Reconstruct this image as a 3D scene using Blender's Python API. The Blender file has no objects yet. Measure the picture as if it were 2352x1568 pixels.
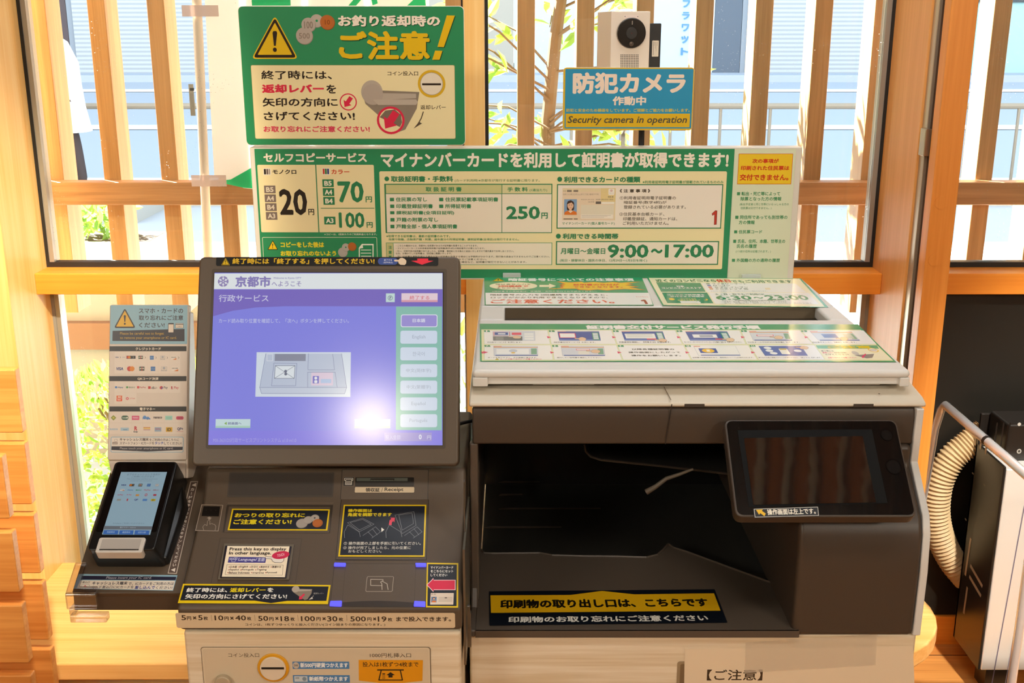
import bpy, bmesh, math, random
from mathutils import Vector, Matrix
random.seed(7)
S = bpy.context.scene
COL = S.collection
# ------------------------------------------------------------------ camera, world, sun, lamps, exposure
FPX = 2531.0                       # focal length in pixels of the 2352 px wide frame
CAM = Vector((0, 0, 1.62))
PITCH = math.radians(15.7)
cd = bpy.data.cameras.new('camera'); cam = bpy.data.objects.new('camera', cd); COL.objects.link(cam)
cd.sensor_width = 36.0; cd.lens = FPX / 2352 * 36.0; cd.clip_start = 0.05; cd.clip_end = 200
cam.location = CAM; cam.rotation_euler = (math.pi / 2 - PITCH, 0, 0)
cd.dof.use_dof = False
S.camera = cam
S.view_settings.view_transform = 'Standard'; S.view_settings.look = 'None'
S.view_settings.exposure = 0.3; S.view_settings.gamma = 1.0; S.view_settings.use_curve_mapping = False
W = bpy.data.worlds.new('sky'); S.world = W; W.use_nodes = True
bg = W.node_tree.nodes['Background']; bg.inputs[0].default_value = (0.80, 0.90, 1.0, 1); bg.inputs[1].default_value = 3.4
sd = bpy.data.lights.new('sun', 'SUN'); sd.energy = 66; sd.angle = math.radians(0.6); sd.color = (1, 0.93, 0.8)
sun = bpy.data.objects.new('sun', sd); COL.objects.link(sun)
sun.location = (-6, 9, 9); sun.rotation_euler = Vector((0.52, -0.50, -0.69)).to_track_quat('-Z', 'Y').to_euler()
def area(name, loc, size, power, colr, aim):
    d = bpy.data.lights.new(name, 'AREA'); d.shape = 'RECTANGLE'; d.size, d.size_y = size; d.energy = power; d.color = colr
    o = bpy.data.objects.new(name, d); COL.objects.link(o); o.location = loc
    o.rotation_euler = (Vector(aim) - Vector(loc)).to_track_quat('-Z', 'Y').to_euler(); return o
area('fill_lamp_light', (-2.3, -1.6, 2.70), (1.0, 0.5), 50, (1, 0.92, 0.78), (-0.3, 1.6, 1.0))  # added fill pair behind the viewer, unseen; lifts the room's brightness
area('fill_lamp_light', (2.2, -1.6, 2.70), (1.0, 0.5), 50, (1, 0.92, 0.78), (0.5, 1.6, 1.0))
area('fill_lamp_light', (0.35, 0.45, 2.70), (1.2, 0.4), 13, (1, 0.94, 0.84), (0.2, 1.5, 1.0))  # unseen overhead fill, added for the upward faces
area('fill_lamp_light', (0.25, 1.85, 2.70), (1.2, 0.4), 9, (0.88, 0.95, 1), (0.25, 1.80, 1.0))  # added cool fill over the lid, standing in for window light
area('spot_lamp_light', (-0.66, -1.80, 2.70), (0.10, 0.10), 6, (1, 0.86, 0.64), (-0.3, 1.4, 1.1))
def spot(name, loc, aim, power, half, blend, colr, size=.04):
    d = bpy.data.lights.new(name, 'SPOT'); d.energy = power; d.spot_size = math.radians(half * 2); d.spot_blend = blend; d.color = colr; d.shadow_soft_size = size
    o = bpy.data.objects.new(name, d); COL.objects.link(o); o.location = loc; o.rotation_euler = (Vector(aim) - Vector(loc)).to_track_quat('-Z', 'Y').to_euler(); return o
spot('fill_spot_light', (1.30, 0.90, 2.62), (1.46, 2.45, 0.35), 430, 16, .7, (1, 0.94, 0.84))  # unseen spot added to brighten the heater and its guard
spot('fill_spot_light', (-0.50, 1.05, 2.62), (-1.22, 2.62, 0.55), 330, 19, .8, (1, 0.86, 0.62))  # added warm spot, out of view, lifting the left post and rail
# ------------------------------------------------------------------ helpers
s_, c_ = math.sin(PITCH), math.cos(PITCH)
def ray(u, v):
    a = (u - 1176) / FPX; b = (784 - v) / FPX
    return Vector((a, c_ + b * s_, -s_ + b * c_))
def atY(u, v, y):
    d = ray(u, v); return CAM + d * (y / d.y)
def atZ(u, v, z):
    d = ray(u, v); return CAM + d * ((z - CAM.z) / d.z)
class Pl:
    "a flat face of a thing: origin, x axis, y axis"
    def __init__(s, o, ex=(1, 0, 0), ey=(0, 0, 1)):
        s.o = Vector(o); s.ex = Vector(ex).normalized(); s.ey = Vector(ey).normalized(); s.n = s.ex.cross(s.ey).normalized()
    def at(s, u, v):
        d = ray(u, v); t = (s.o - CAM).dot(s.n) / d.dot(s.n); p = CAM + d * t - s.o
        return (p.dot(s.ex), p.dot(s.ey))
    def w(s, x, y, z=0): return s.o + s.ex * x + s.ey * y + s.n * z
    def off(s, z): return Pl(s.o + s.n * z, s.ex, s.ey)
def lin(h):
    h = h.lstrip('#'); r = []
    for i in (0, 2, 4):
        x = int(h[i:i + 2], 16) / 255; r.append(x / 12.92 if x <= 0.04045 else ((x + 0.055) / 1.055) ** 2.4)
    return (*r, 1)
MC = {}
def M(h, rough=0.5, spec=0.5, metal=0.0, emit=0.0, coat=0.0, alpha=1.0, trans=0.0, grain=0.0):
    k = (h, rough, spec, metal, emit, coat, alpha, trans, grain)
    if k in MC: return MC[k]
    m = bpy.data.materials.new('m_' + h.lstrip('#')); m.use_nodes = True; nt = m.node_tree; p = nt.nodes['Principled BSDF']
    c = lin(h); p.inputs['Base Color'].default_value = c; p.inputs['Roughness'].default_value = rough
    p.inputs['Specular IOR Level'].default_value = spec; p.inputs['Metallic'].default_value = metal
    p.inputs['Coat Weight'].default_value = coat; p.inputs['Coat Roughness'].default_value = 0.04
    p.inputs['Alpha'].default_value = alpha; p.inputs['Transmission Weight'].default_value = trans
    if emit:
        p.inputs['Base Color'].default_value = (0.02, 0.02, 0.02, 1); p.inputs['Emission Color'].default_value = c; p.inputs['Emission Strength'].default_value = emit
    if grain:
        n = nt.nodes.new('ShaderNodeTexNoise'); n.inputs['Scale'].default_value = 900; n.inputs['Detail'].default_value = 2
        b = nt.nodes.new('ShaderNodeBump'); b.inputs['Strength'].default_value = grain; b.inputs['Distance'].default_value = 0.0006
        tc = nt.nodes.new('ShaderNodeTexCoord'); nt.links.new(tc.outputs['Object'], n.inputs['Vector'])
        nt.links.new(n.outputs['Fac'], b.inputs['Height']); nt.links.new(b.outputs['Normal'], p.inputs['Normal'])
    MC[k] = m; return m
def wood(name, c1, c2, axis=2, rough=0.45, sc=1.0, spec=0.4, knots=0.0):
    m = bpy.data.materials.new(name); m.use_nodes = True; nt = m.node_tree; p = nt.nodes['Principled BSDF']; L = nt.links.new
    tc = nt.nodes.new('ShaderNodeTexCoord'); mp = nt.nodes.new('ShaderNodeMapping')
    v = [26 * sc] * 3; v[axis] = 1.1 * sc; mp.inputs['Scale'].default_value = v
    n1 = nt.nodes.new('ShaderNodeTexNoise'); n1.inputs['Scale'].default_value = 1; n1.inputs['Detail'].default_value = 6; n1.inputs['Distortion'].default_value = 0.6
    mp2 = nt.nodes.new('ShaderNodeMapping'); v = [150 * sc] * 3; v[axis] = 4 * sc; mp2.inputs['Scale'].default_value = v
    n2 = nt.nodes.new('ShaderNodeTexNoise'); n2.inputs['Scale'].default_value = 1; n2.inputs['Detail'].default_value = 3
    for q in (mp, mp2): L(tc.outputs['Object'], q.inputs['Vector'])
    L(mp.outputs[0], n1.inputs['Vector']); L(mp2.outputs[0], n2.inputs['Vector'])
    mx = nt.nodes.new('ShaderNodeMix'); mx.data_type = 'FLOAT'; mx.inputs[0].default_value = 0.35; L(n1.outputs['Fac'], mx.inputs[2]); L(n2.outputs['Fac'], mx.inputs[3])
    cr = nt.nodes.new('ShaderNodeValToRGB'); cr.color_ramp.elements[0].position = 0.36; cr.color_ramp.elements[1].position = 0.64
    cr.color_ramp.elements[0].color = lin(c2); cr.color_ramp.elements[1].color = lin(c1)
    L(mx.outputs[0], cr.inputs['Fac']); L(cr.outputs['Color'], p.inputs['Base Color'])
    p.inputs['Roughness'].default_value = rough; p.inputs['Specular IOR Level'].default_value = spec
    b = nt.nodes.new('ShaderNodeBump'); b.inputs['Strength'].default_value = 0.12; b.inputs['Distance'].default_value = 0.001
    L(n2.outputs['Fac'], b.inputs['Height']); L(b.outputs['Normal'], p.inputs['Normal']); return m
BASE = {}
def prop(o, label=None, cat=None, group=None, kind=None):
    if label: o['label'] = label
    if cat: o['category'] = cat
    if group: o['group'] = group
    if kind: o['kind'] = kind
    return o
def thing(name, label, cat, loc, group=None):
    o = bpy.data.objects.new(name, None); COL.objects.link(o); o.location = loc; o.empty_display_size = 0.05
    BASE[o.name] = Vector(loc); return prop(o, label, cat, group)
def link(name, V, F, MI, mats, parent=None, base=None, bevel=0.0, smooth=None, seg=2):
    "one mesh object; V in world coordinates"
    if parent is not None: b = BASE[parent.name]
    elif base is not None: b = Vector(base)
    else:
        b = Vector([(min(v[i] for v in V) + max(v[i] for v in V)) / 2 for i in range(3)]); b.z = min(v[2] for v in V)
    me = bpy.data.meshes.new(name); me.from_pydata([tuple(Vector(v) - b) for v in V], [], F)
    for m in mats: me.materials.append(m)
    me.polygons.foreach_set('material_index', MI)
    if bevel or smooth is not None:
        me.polygons.foreach_set('use_smooth', [True] * len(F)); me.update(); me.set_sharp_from_angle(angle=math.radians(smooth or 35))
    me.update()
    o = bpy.data.objects.new(name, me); COL.objects.link(o); BASE[o.name] = b
    if parent is not None: o.parent = parent
    else: o.location = b
    if bevel:
        md = o.modifiers.new('bevel', 'BEVEL'); md.width = bevel; md.segments = seg; md.limit_method = 'ANGLE'; md.angle_limit = math.radians(40); md.harden_normals = True
    return o
class MB:
    "collects shapes into one mesh"
    def __init__(s): s.V = []; s.F = []; s.MI = []; s.mats = []
    def mi(s, m):
        if m not in s.mats: s.mats.append(m)
        return s.mats.index(m)
    def add(s, V, F, m):
        k = len(s.V); i = s.mi(m); s.V += [Vector(v) for v in V]; s.F += [[k + a for a in f] for f in F]; s.MI += [i] * len(F); return s
    def box(s, x0, x1, y0, y1, z0, z1, m):
        V = [(x, y, z) for x in (x0, x1) for y in (y0, y1) for z in (z0, z1)]
        return s.add(V, [(0, 1, 3, 2), (4, 6, 7, 5), (0, 4, 5, 1), (2, 3, 7, 6), (0, 2, 6, 4), (1, 5, 7, 3)], m)
    def prism(s, A, B, m):
        "two matching loops joined into a solid"
        n = len(A); F = [list(range(n))[::-1], list(range(n, 2 * n))] + [(i, (i + 1) % n, n + (i + 1) % n, n + i) for i in range(n)]
        return s.add(list(A) + list(B), F, m)
    def xprof(s, prof, x0, x1, m):
        "profile in (y,z) run along x"
        return s.prism([(x0, y, z) for y, z in prof], [(x1, y, z) for y, z in prof], m)
    def slab(s, pl, pts, z0, z1, m):
        "outline on a plane given thickness along its normal"
        ar = sum(pts[i][0] * pts[(i + 1) % len(pts)][1] - pts[(i + 1) % len(pts)][0] * pts[i][1] for i in range(len(pts)))
        if ar < 0: pts = pts[::-1]
        return s.prism([pl.w(x, y, z0) for x, y in pts], [pl.w(x, y, z1) for x, y in pts], m)
    def tube(s, pts, r, m, n=12, cap=True, closed=False):
        pts = [Vector(p) for p in pts]; rr = r if isinstance(r, (list, tuple)) else [r] * len(pts); k = len(s.V); i = s.mi(m)
        up = None; N = len(pts)
        for j, p in enumerate(pts):
            if closed: t = pts[(j + 1) % N] - pts[j - 1]
            else: t = pts[min(j + 1, N - 1)] - pts[max(j - 1, 0)]
            t.normalize()
            if up is None: up = t.orthogonal().normalized()
            up = (up - t * up.dot(t)).normalized(); w = t.cross(up)
            for q in range(n):
                a = 2 * math.pi * q / n; s.V.append(p + (up * math.cos(a) + w * math.sin(a)) * rr[j])
        for j in range(N if closed else N - 1):
            for q in range(n):
                a, b = k + j * n, k + ((j + 1) % N) * n; s.F.append([a + q, a + (q + 1) % n, b + (q + 1) % n, b + q]); s.MI.append(i)
        if cap and not closed:
            s.F.append([k + q for q in range(n)][::-1]); s.F.append([k + (N - 1) * n + q for q in range(n)]); s.MI += [i, i]
        return s
    def build(s, name, parent=None, bevel=0.0, smooth=None, seg=2, base=None):
        return link(name, s.V, s.F, s.MI, s.mats, parent, base, bevel, smooth, seg)
def rrect(x0, y0, x1, y1, r, n=4):
    r = min(r, abs(x1 - x0) / 2, abs(y1 - y0) / 2)
    if r <= 0: return [(x0, y0), (x1, y0), (x1, y1), (x0, y1)]
    P = []
    for cx, cy, a0 in ((x1 - r, y0 + r, -90), (x1 - r, y1 - r, 0), (x0 + r, y1 - r, 90), (x0 + r, y0 + r, 180)):
        for i in range(n + 1):
            a = math.radians(a0 + 90 * i / n); P.append((cx + r * math.cos(a), cy + r * math.sin(a)))
    return P
GL = {}
def glyphs(t, shear=0):
    k = (t, shear)
    if k not in GL:
        cu = bpy.data.curves.new('txt', 'FONT'); cu.body = t; cu.resolution_u = 2; cu.shear = shear
        o = bpy.data.objects.new('txt', cu); COL.objects.link(o); bpy.context.view_layer.update()
        me = bpy.data.meshes.new_from_object(o.evaluated_get(bpy.context.evaluated_depsgraph_get()))
        V = [(v.co.x, v.co.y) for v in me.vertices]; F = []
        for p in me.polygons:
            f = list(p.vertices)
            if sum(V[f[i]][0] * V[f[(i + 1) % len(f)]][1] - V[f[(i + 1) % len(f)]][0] * V[f[i]][1] for i in range(len(f))) < 0: f = f[::-1]
            F.append(f)
        bpy.data.objects.remove(o); bpy.data.curves.remove(cu); bpy.data.meshes.remove(me); GL[k] = (V, F)
    return GL[k]
class Art:
    "printed matter lying on a plane; coordinates are read in a crop of the photograph: u = ox + a / sc"
    STEP = 0.00005
    def __init__(s, pl, fr=(0, 0, 1), rough=0.4, emit=0.0, spec=0.5, coat=0.0, z=0.0002):
        s.pl = pl; s.fr = fr; s.mb = MB(); s.rough = rough; s.emit = emit; s.spec = spec; s.coat = coat; s.z = z; s.boxes = []
    def P(s, a, b): return s.pl.at(s.fr[0] + a / s.fr[2], s.fr[1] + b / s.fr[2])
    def m(s, col): return col if not isinstance(col, str) else M(col, s.rough, s.spec, emit=s.emit, coat=s.coat)
    def zl(s, pts):
        "height of a new layer: just above whatever print it covers"
        xs = [q[0] for q in pts]; ys = [q[1] for q in pts]; b = (min(xs), min(ys), max(xs), max(ys)); n = 0
        for c, k in s.boxes:
            if k >= n and b[0] < c[2] and c[0] < b[2] and b[1] < c[3] and c[1] < b[3]: n = k + 1
        s.boxes.append((b, n)); return s.z + (n + 1) * s.STEP
    def loc(s, col, pts):
        ar = sum(pts[i][0] * pts[(i + 1) % len(pts)][1] - pts[(i + 1) % len(pts)][0] * pts[i][1] for i in range(len(pts)))
        if ar < 0: pts = pts[::-1]
        z = s.zl(pts); s.mb.add([s.pl.w(x, y, z) for x, y in pts], [list(range(len(pts)))], s.m(col)); return s
    def poly(s, col, pts): return s.loc(col, [s.P(*p) for p in pts])
    def box(s, a0, b0, a1, b1):
        am, bm = (a0 + a1) / 2, (b0 + b1) / 2
        l, r, t, d = s.P(a0, bm), s.P(a1, bm), s.P(am, b0), s.P(am, b1)
        return l[0], d[1], r[0], t[1]
    def rect(s, col, a0, b0, a1, b1, r=0):
        x0, y0, x1, y1 = s.box(a0, b0, a1, b1); k = abs(x1 - x0) / max(1e-9, abs(a1 - a0))
        return s.loc(col, rrect(x0, y0, x1, y1, r * k))
    def frame(s, col, inner, a0, b0, a1, b1, w, r=0):
        s.rect(col, a0, b0, a1, b1, r)
        x0, y0, x1, y1 = s.box(a0, b0, a1, b1); k = abs(x1 - x0) / max(1e-9, abs(a1 - a0)) * w
        return s.loc(inner, rrect(x0 + k, y0 + k, x1 - k, y1 - k, max(0, r / w - 1) * k))
    def disc(s, col, a, b, ra, rb=None, n=28):
        rb = rb or ra; x0, y0, x1, y1 = s.box(a - ra, b - rb, a + ra, b + rb)
        return s.loc(col, [((x0 + x1) / 2 + (x1 - x0) / 2 * math.cos(6.28318 * i / n), (y0 + y1) / 2 + (y1 - y0) / 2 * math.sin(6.28318 * i / n)) for i in range(n)])
    def line(s, col, pts, w, closed=False):
        Q = [Vector(s.P(*p)) for p in pts]; k = abs(s.P(pts[0][0] + 10, pts[0][1])[0] - s.P(pts[0][0], pts[0][1])[0]) / 10 * w / 2
        if closed: Q.append(Q[0])
        z = s.zl(Q)
        for a, b in zip(Q, Q[1:]):
            d = (b - a)
            if d.length < 1e-9: continue
            d.normalize(); n = Vector((-d.y, d.x)) * k; e = d * k * 0.5
            s.mb.add([s.pl.w(*p, z) for p in (a - n - e, b - n + e, b + n + e, a + n - e)], [(0, 1, 2, 3)], s.m(col))
        return s
    def text(s, t, a0, b0, a1, b1, col, bold=0.0, it=0.0):
        am, bm = (a0 + a1) / 2, (b0 + b1) / 2
        return s.put(t, Vector(s.P(a0, bm)), Vector(s.P(a1, bm)), (Vector(s.P(am, b0)) - Vector(s.P(am, b1))).length, col, bold, it)
    def put(s, t, l, r, h, col, bold=0.0, it=0.0):
        "text whose ink box has its left and right middles at l and r"
        V, F = glyphs(t, it); xs = [v[0] for v in V]; ys = [v[1] for v in V]
        x0, x1, y0, y1 = min(xs) - bold, max(xs) + bold, min(ys) - bold, max(ys) + bold
        d = r - l; wd = d.length; d.normalize(); n = Vector((-d.y, d.x)); sx = wd / (x1 - x0); sy = h / max(1e-6, y1 - y0)
        z = s.zl([l + n * (h / 2), l - n * (h / 2), r + n * (h / 2), r - n * (h / 2)]); offs = [(0, 0)]
        if bold:
            k = 8 if bold > 0.03 else 5
            offs = [(bold * math.cos(6.28318 * i / k + 0.4), bold * math.sin(6.28318 * i / k + 0.4)) for i in range(k)] + ([(0, 0)] if k == 8 else [])
        mm = s.m(col)
        for i, (ox, oy) in enumerate(offs):
            W = []
            for x, y in V:
                p = l + d * ((x + ox - x0) * sx) + n * ((y + oy - (y0 + y1) / 2) * sy); W.append(s.pl.w(p.x, p.y, z + i * 0.000003))
            s.mb.add(W, F, mm)
        return s
    def vtext(s, t, p0, p1, w, h, col, bold=0.0, skew=0.0):
        "upright characters set one below the other from p0 to p1 (centres)"
        n = len(t)
        for i, ch in enumerate(t):
            f = i / max(1, n - 1); a = p0[0] + (p1[0] - p0[0]) * f; b = p0[1] + (p1[1] - p0[1]) * f
            l, r = Vector(s.P(a - w / 2, b)), Vector(s.P(a + w / 2, b)); hh = (Vector(s.P(a, b - h / 2)) - Vector(s.P(a, b + h / 2))).length
            if ch in 'ーー': s.put('|', Vector(s.P(a - w * .06, b)), Vector(s.P(a + w * .06, b)), hh, col, bold)
            else: s.put(ch, l, r, hh, col, bold)
        return s
    # ---- small pictograms
    def warn(s, a0, b0, a1, b1, black='2b2118', yellow='e2bd1a', rim=True):
        c = (a0 + a1) / 2; w = (a1 - a0) / 2; h = b1 - b0
        def tri(col, k, rr):
            P = []; cy = b0 + h * 0.64
            C = [(c, cy - h * 0.64 * k), (c + w * k, cy + h * 0.36 * k), (c - w * k, cy + h * 0.36 * k)]
            for i in range(3):
                p = Vector(C[i]); q = Vector(C[i - 1]); t = Vector(C[(i + 1) % 3]); A = p + (q - p) * rr; B = p + (t - p) * rr
                for f in (0, .25, .5, .75, 1): P.append(tuple(A * (1 - f) ** 2 + p * 2 * f * (1 - f) + B * f * f))
            s.poly(col, P)
        if rim: tri(yellow, 1.0, 0.10); tri(black, 0.92, 0.08); tri(yellow, 0.74, 0.03)
        else: tri(black, 1.0, 0.12); tri(yellow, 0.80, 0.04)
        s.poly(black, [(c - w * .10, b0 + h * .40), (c - w * .06, b0 + h * .36), (c + w * .06, b0 + h * .36), (c + w * .10, b0 + h * .40), (c + w * .04, b0 + h * .70), (c - w * .04, b0 + h * .70)])
        s.disc(black, c, b0 + h * .79, w * .085, h * .05); return s
    def coins(s, L, k=1.0):
        for a, b, r, col, hole in L:
            s.disc('8f857a' if col != 'b8672c' else '8a4a1e', a + r * .04, b + r * .06, r * 1.03, r * 1.03 * k); s.disc(col, a, b, r, r * k); s.disc(M('a89e92' if col != 'b8672c' else 'a05a26', .5), a, b, r * .82, r * .82 * k); s.disc(col, a, b, r * .76, r * .76 * k)
            if hole: s.disc(hole, a, b, r * .2, r * .2 * k)
        return s
    def hand(s, a, b, w, h, col='e9c7a6', edge='8a6a50', flip=False):
        P = [(0, .42), (.04, .30), (.36, .34), (.48, .12), (.66, .06), (.86, .20), (1, .45), (.98, .8), (.86, 1), (.52, .98), (.38, .80), (.34, .56), (.05, .54)]
        if flip: P = [(1 - x, y) for x, y in P]
        Q = [(a + w * x, b + h * y) for x, y in P]; s.poly(col, Q)
        if edge: s.line(edge, Q, max(1.0, w * .025), True)
        return s
    def arrow(s, col, tail, tip, w, head, hw):
        T, H = Vector(tail), Vector(tip); d = (H - T).normalized(); n = Vector((-d.y, d.x)); B = H - d * head
        return s.poly(col, [tuple(p) for p in (T + n * w / 2, B + n * w / 2, B + n * hw / 2, H, B - n * hw / 2, B - n * w / 2, T - n * w / 2)])
    def build(s, name, parent=None): return s.mb.build(name, parent)
def board(name, pl, px, thick, m, parent=None, r=0.004, bevel=0.0):
    "rectangular plate whose face lies on the plane; px = photo rectangle of the face"
    a = Art(pl); x0, y0, x1, y1 = a.box(*px); mb = MB(); mb.slab(pl, rrect(x0, y0, x1, y1, r), -thick, 0, m); return mb.build(name, parent, bevel=bevel)
# ------------------------------------------------------------------ the setting
WP = wood('wood_post', '#ffd890', '#f6c270', 2); WPd = wood('wood_post_dark', '#ee9a44', '#dc8430', 2)
WR = wood('wood_rail', '#ffa53e', '#f09030', 0); WS = wood('wood_slat', '#bd9668', '#9c784e', 2, sc=1.4); WSh = wood('wood_fence_rail', '#b58a60', '#8e6640', 0, sc=1.4)
WB = wood('wood_bench', '#ffcf86', '#f0b464', 0); WF = wood('wood_floor', '#e0a058', '#bc7a38', 0); WBo = wood('wood_board', '#f0aa5c', '#d88a40', 0, sc=1.2)
WPm = wood('wood_jamb', '#f4b068', '#e29a4e', 2)
WC = wood('wood_ceiling', '#6a4226', '#4a2a14', 1)
def struct(mb, name, parent=None, bevel=0.0, **k):
    o = mb.build(name, parent, bevel=bevel, **k)
    if parent is None: o['kind'] = 'structure'
    return o
# floor with plank joints
mb = MB(); mb.box(-3.0, 3.0, -3.2, 2.78, -0.06, 0.0, WF)
dj = M('5a3418', .7)
for i in range(40):
    y = -3.1 + i * 0.147; mb.box(-3.0, 3.0, y, y + 0.003, 0.0, 0.0006, dj)
struct(mb, 'floor')
wallm = M('d8c6a4', .8)
struct(MB().box(-3.1, -3.0, -3.2, 2.78, 0, 2.8, wallm), 'wall_left')
struct(MB().box(3.0, 3.1, -3.2, 2.78, 0, 2.8, wallm), 'wall_right')
struct(MB().box(-3.1, 3.1, -3.3, -3.2, 0, 2.8, wallm), 'wall_back')
mb = MB(); mb.box(-3.1, 3.1, -3.3, 2.9, 2.9, 2.96, M('f4e8d0', .8))
for i in range(75): mb.box(-3.0 + i * 0.08, -3.0 + i * 0.08 + 0.042, -3.2, 2.44, 2.78, 2.84, WC)
struct(mb, 'ceiling')
struct(MB().box(-1.46, -1.178, 2.515, 2.80, 0, 2.85, WP), 'trim_1', bevel=.003)
struct(MB().box(-0.1135, -0.0654, 2.65, 2.80, 0.0, 2.85, WP), 'trim_2', bevel=.002)
mb = MB(); mb.box(0.913, 0.99, 2.505, 2.80, 0, 2.85, WPm); mb.box(0.918, 0.94, 2.475, 2.505, 0, 2.85, M('b9ab95', .35, metal=.6)); mb.box(0.925, 0.98, 2.44, 2.475, 0, 2.85, M('4a2c18', .8))
struct(mb, 'trim_3', bevel=.0015)
t3 = MB(); t3.box(0.916, 0.9725, 2.40, 2.44, 0, 2.85, WPd); o3 = struct(t3, 'trim_4', bevel=.002)
pp = Pl((0, 2.40, 0)); mb = MB()
for u, v in ((2162, 465), (2147, 597)):
    x, z = pp.at(u, v); mb.slab(pp, [(x + .0145 * math.cos(i * .3142), z + .0145 * math.sin(i * .3142)) for i in range(20)], -.002, .0008, WPd)
mb.build('plug', o3)
mb = MB(); x, z = Pl((0, 2.46, 0)).at(2130, 325); mb.box(.908, .922, 2.452, 2.486, z - .032, z + .028, M('b3a48c', .3, metal=.8)); mb.build('latch', o3, bevel=.002)
struct(MB().box(-1.178, -0.1135, 2.66, 2.80, 0.993, 1.046, WR), 'trim_5', bevel=.002)
struct(MB().box(-0.0654, 0.913, 2.66, 2.80, 0.993, 1.046, WR), 'trim_6', bevel=.002)
struct(MB().box(0.9725, 3.0, 2.66, 2.80, 0.993, 1.046, WR), 'trim_7', bevel=.002)
struct(MB().box(-1.178, 0.99, 2.70, 2.80, 0.0, 0.06, WR), 'trim_8')
struct(MB().box(0.9725, 3.0, 2.69, 2.80, 0.0, 0.085, WR), 'baseboard_right')
struct(MB().box(0.99, 3.0, 2.70, 2.79, 0.085, 0.993, M('17140f', .45)), 'wall_lower_panel')
struct(MB().box(-3.0, -1.46, 2.70, 2.80, 0.0, 2.85, wallm), 'wall_front_left')
struct(MB().box(-3.1, 3.1, 2.64, 2.82, 2.55, 2.9, WR), 'wall_lintel')
# glass: clear with a faint mirror, dust specks on it
gm = bpy.data.materials.new('window_glass'); gm.use_nodes = True; nt = gm.node_tree; nt.nodes.remove(nt.nodes['Principled BSDF'])
tr = nt.nodes.new('ShaderNodeBsdfTransparent'); tr.inputs[0].default_value = (.95, .975, .97, 1); gl = nt.nodes.new('ShaderNodeBsdfGlossy'); gl.inputs['Roughness'].default_value = 0.01
fr = nt.nodes.new('ShaderNodeFresnel'); fr.inputs[0].default_value = 1.45; mx = nt.nodes.new('ShaderNodeMixShader')
nt.links.new(fr.outputs[0], mx.inputs[0]); nt.links.new(tr.outputs[0], mx.inputs[1]); nt.links.new(gl.outputs[0], mx.inputs[2])
df = nt.nodes.new('ShaderNodeBsdfTranslucent'); df.inputs[0].default_value = (.9, .9, .9, 1); vo = nt.nodes.new('ShaderNodeTexVoronoi'); vo.inputs['Scale'].default_value = 130
tc = nt.nodes.new('ShaderNodeTexCoord'); nt.links.new(tc.outputs['Object'], vo.inputs['Vector']); lt = nt.nodes.new('ShaderNodeMath'); lt.operation = 'LESS_THAN'; lt.inputs[1].default_value = 0.10
nt.links.new(vo.outputs['Distance'], lt.inputs[0]); ns = nt.nodes.new('ShaderNodeTexNoise'); ns.inputs['Scale'].default_value = 5; nt.links.new(tc.outputs['Object'], ns.inputs['Vector'])
gt = nt.nodes.new('ShaderNodeMath'); gt.operation = 'GREATER_THAN'; gt.inputs[1].default_value = 0.53; nt.links.new(ns.outputs['Fac'], gt.inputs[0])
mu = nt.nodes.new('ShaderNodeMath'); mu.operation = 'MULTIPLY'; nt.links.new(lt.outputs[0], mu.inputs[0]); nt.links.new(gt.outputs[0], mu.inputs[1])
m3 = nt.nodes.new('ShaderNodeMath'); m3.operation = 'MULTIPLY'; m3.inputs[1].default_value = .35; nt.links.new(mu.outputs[0], m3.inputs[0])
mx2 = nt.nodes.new('ShaderNodeMixShader'); nt.links.new(m3.outputs[0], mx2.inputs[0]); nt.links.new(mx.outputs[0], mx2.inputs[1]); nt.links.new(df.outputs[0], mx2.inputs[2])
nt.links.new(mx2.outputs[0], nt.nodes['Material Output'].inputs[0])
seal = M('1d1f20', .5)
def window(n, x0, x1, z0, z1, y=2.745, edge=None, seal=seal):
    w = thing('window_%d' % n, None, None, ((x0 + x1) / 2, y, z0)); w['kind'] = 'structure'
    MB().box(x0 + .004, x1 - .004, y + .004, y + .010, z0 + .004, z1 - .004, gm).build('pane', w)
    m = MB(); k = .013
    for a in ((x0, x1, z0, z0 + k), (x0, x1, z1 - k, z1), (x0, x0 + .008, z0 + k, z1 - k), (x1 - .008, x1, z0 + k, z1 - k)): m.box(a[0], a[1], y - .008, y + .02, a[2], a[3], seal)
    m.build('seal', w)
    if edge:
        MB().box(edge, edge + .012, y - .006, y + .03, z0 + k, z1 - k, M('a9aaa4', .35, metal=.5)).build('frame_strip', w)
window(1, -1.178, -0.1135, 1.046, 2.55, edge=-1.170)
window(2, -0.0654, 0.913, 1.046, 2.55, edge=.893)
window(3, 0.99, 3.0, 1.046, 2.55)
window(4, -1.178, -0.1135, 0.06, 0.993, edge=-1.170, seal=M('8f8d88', .5))
window(5, -0.0654, 0.913, 0.06, 0.993, edge=.893, seal=M('8f8d88', .5))
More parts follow.
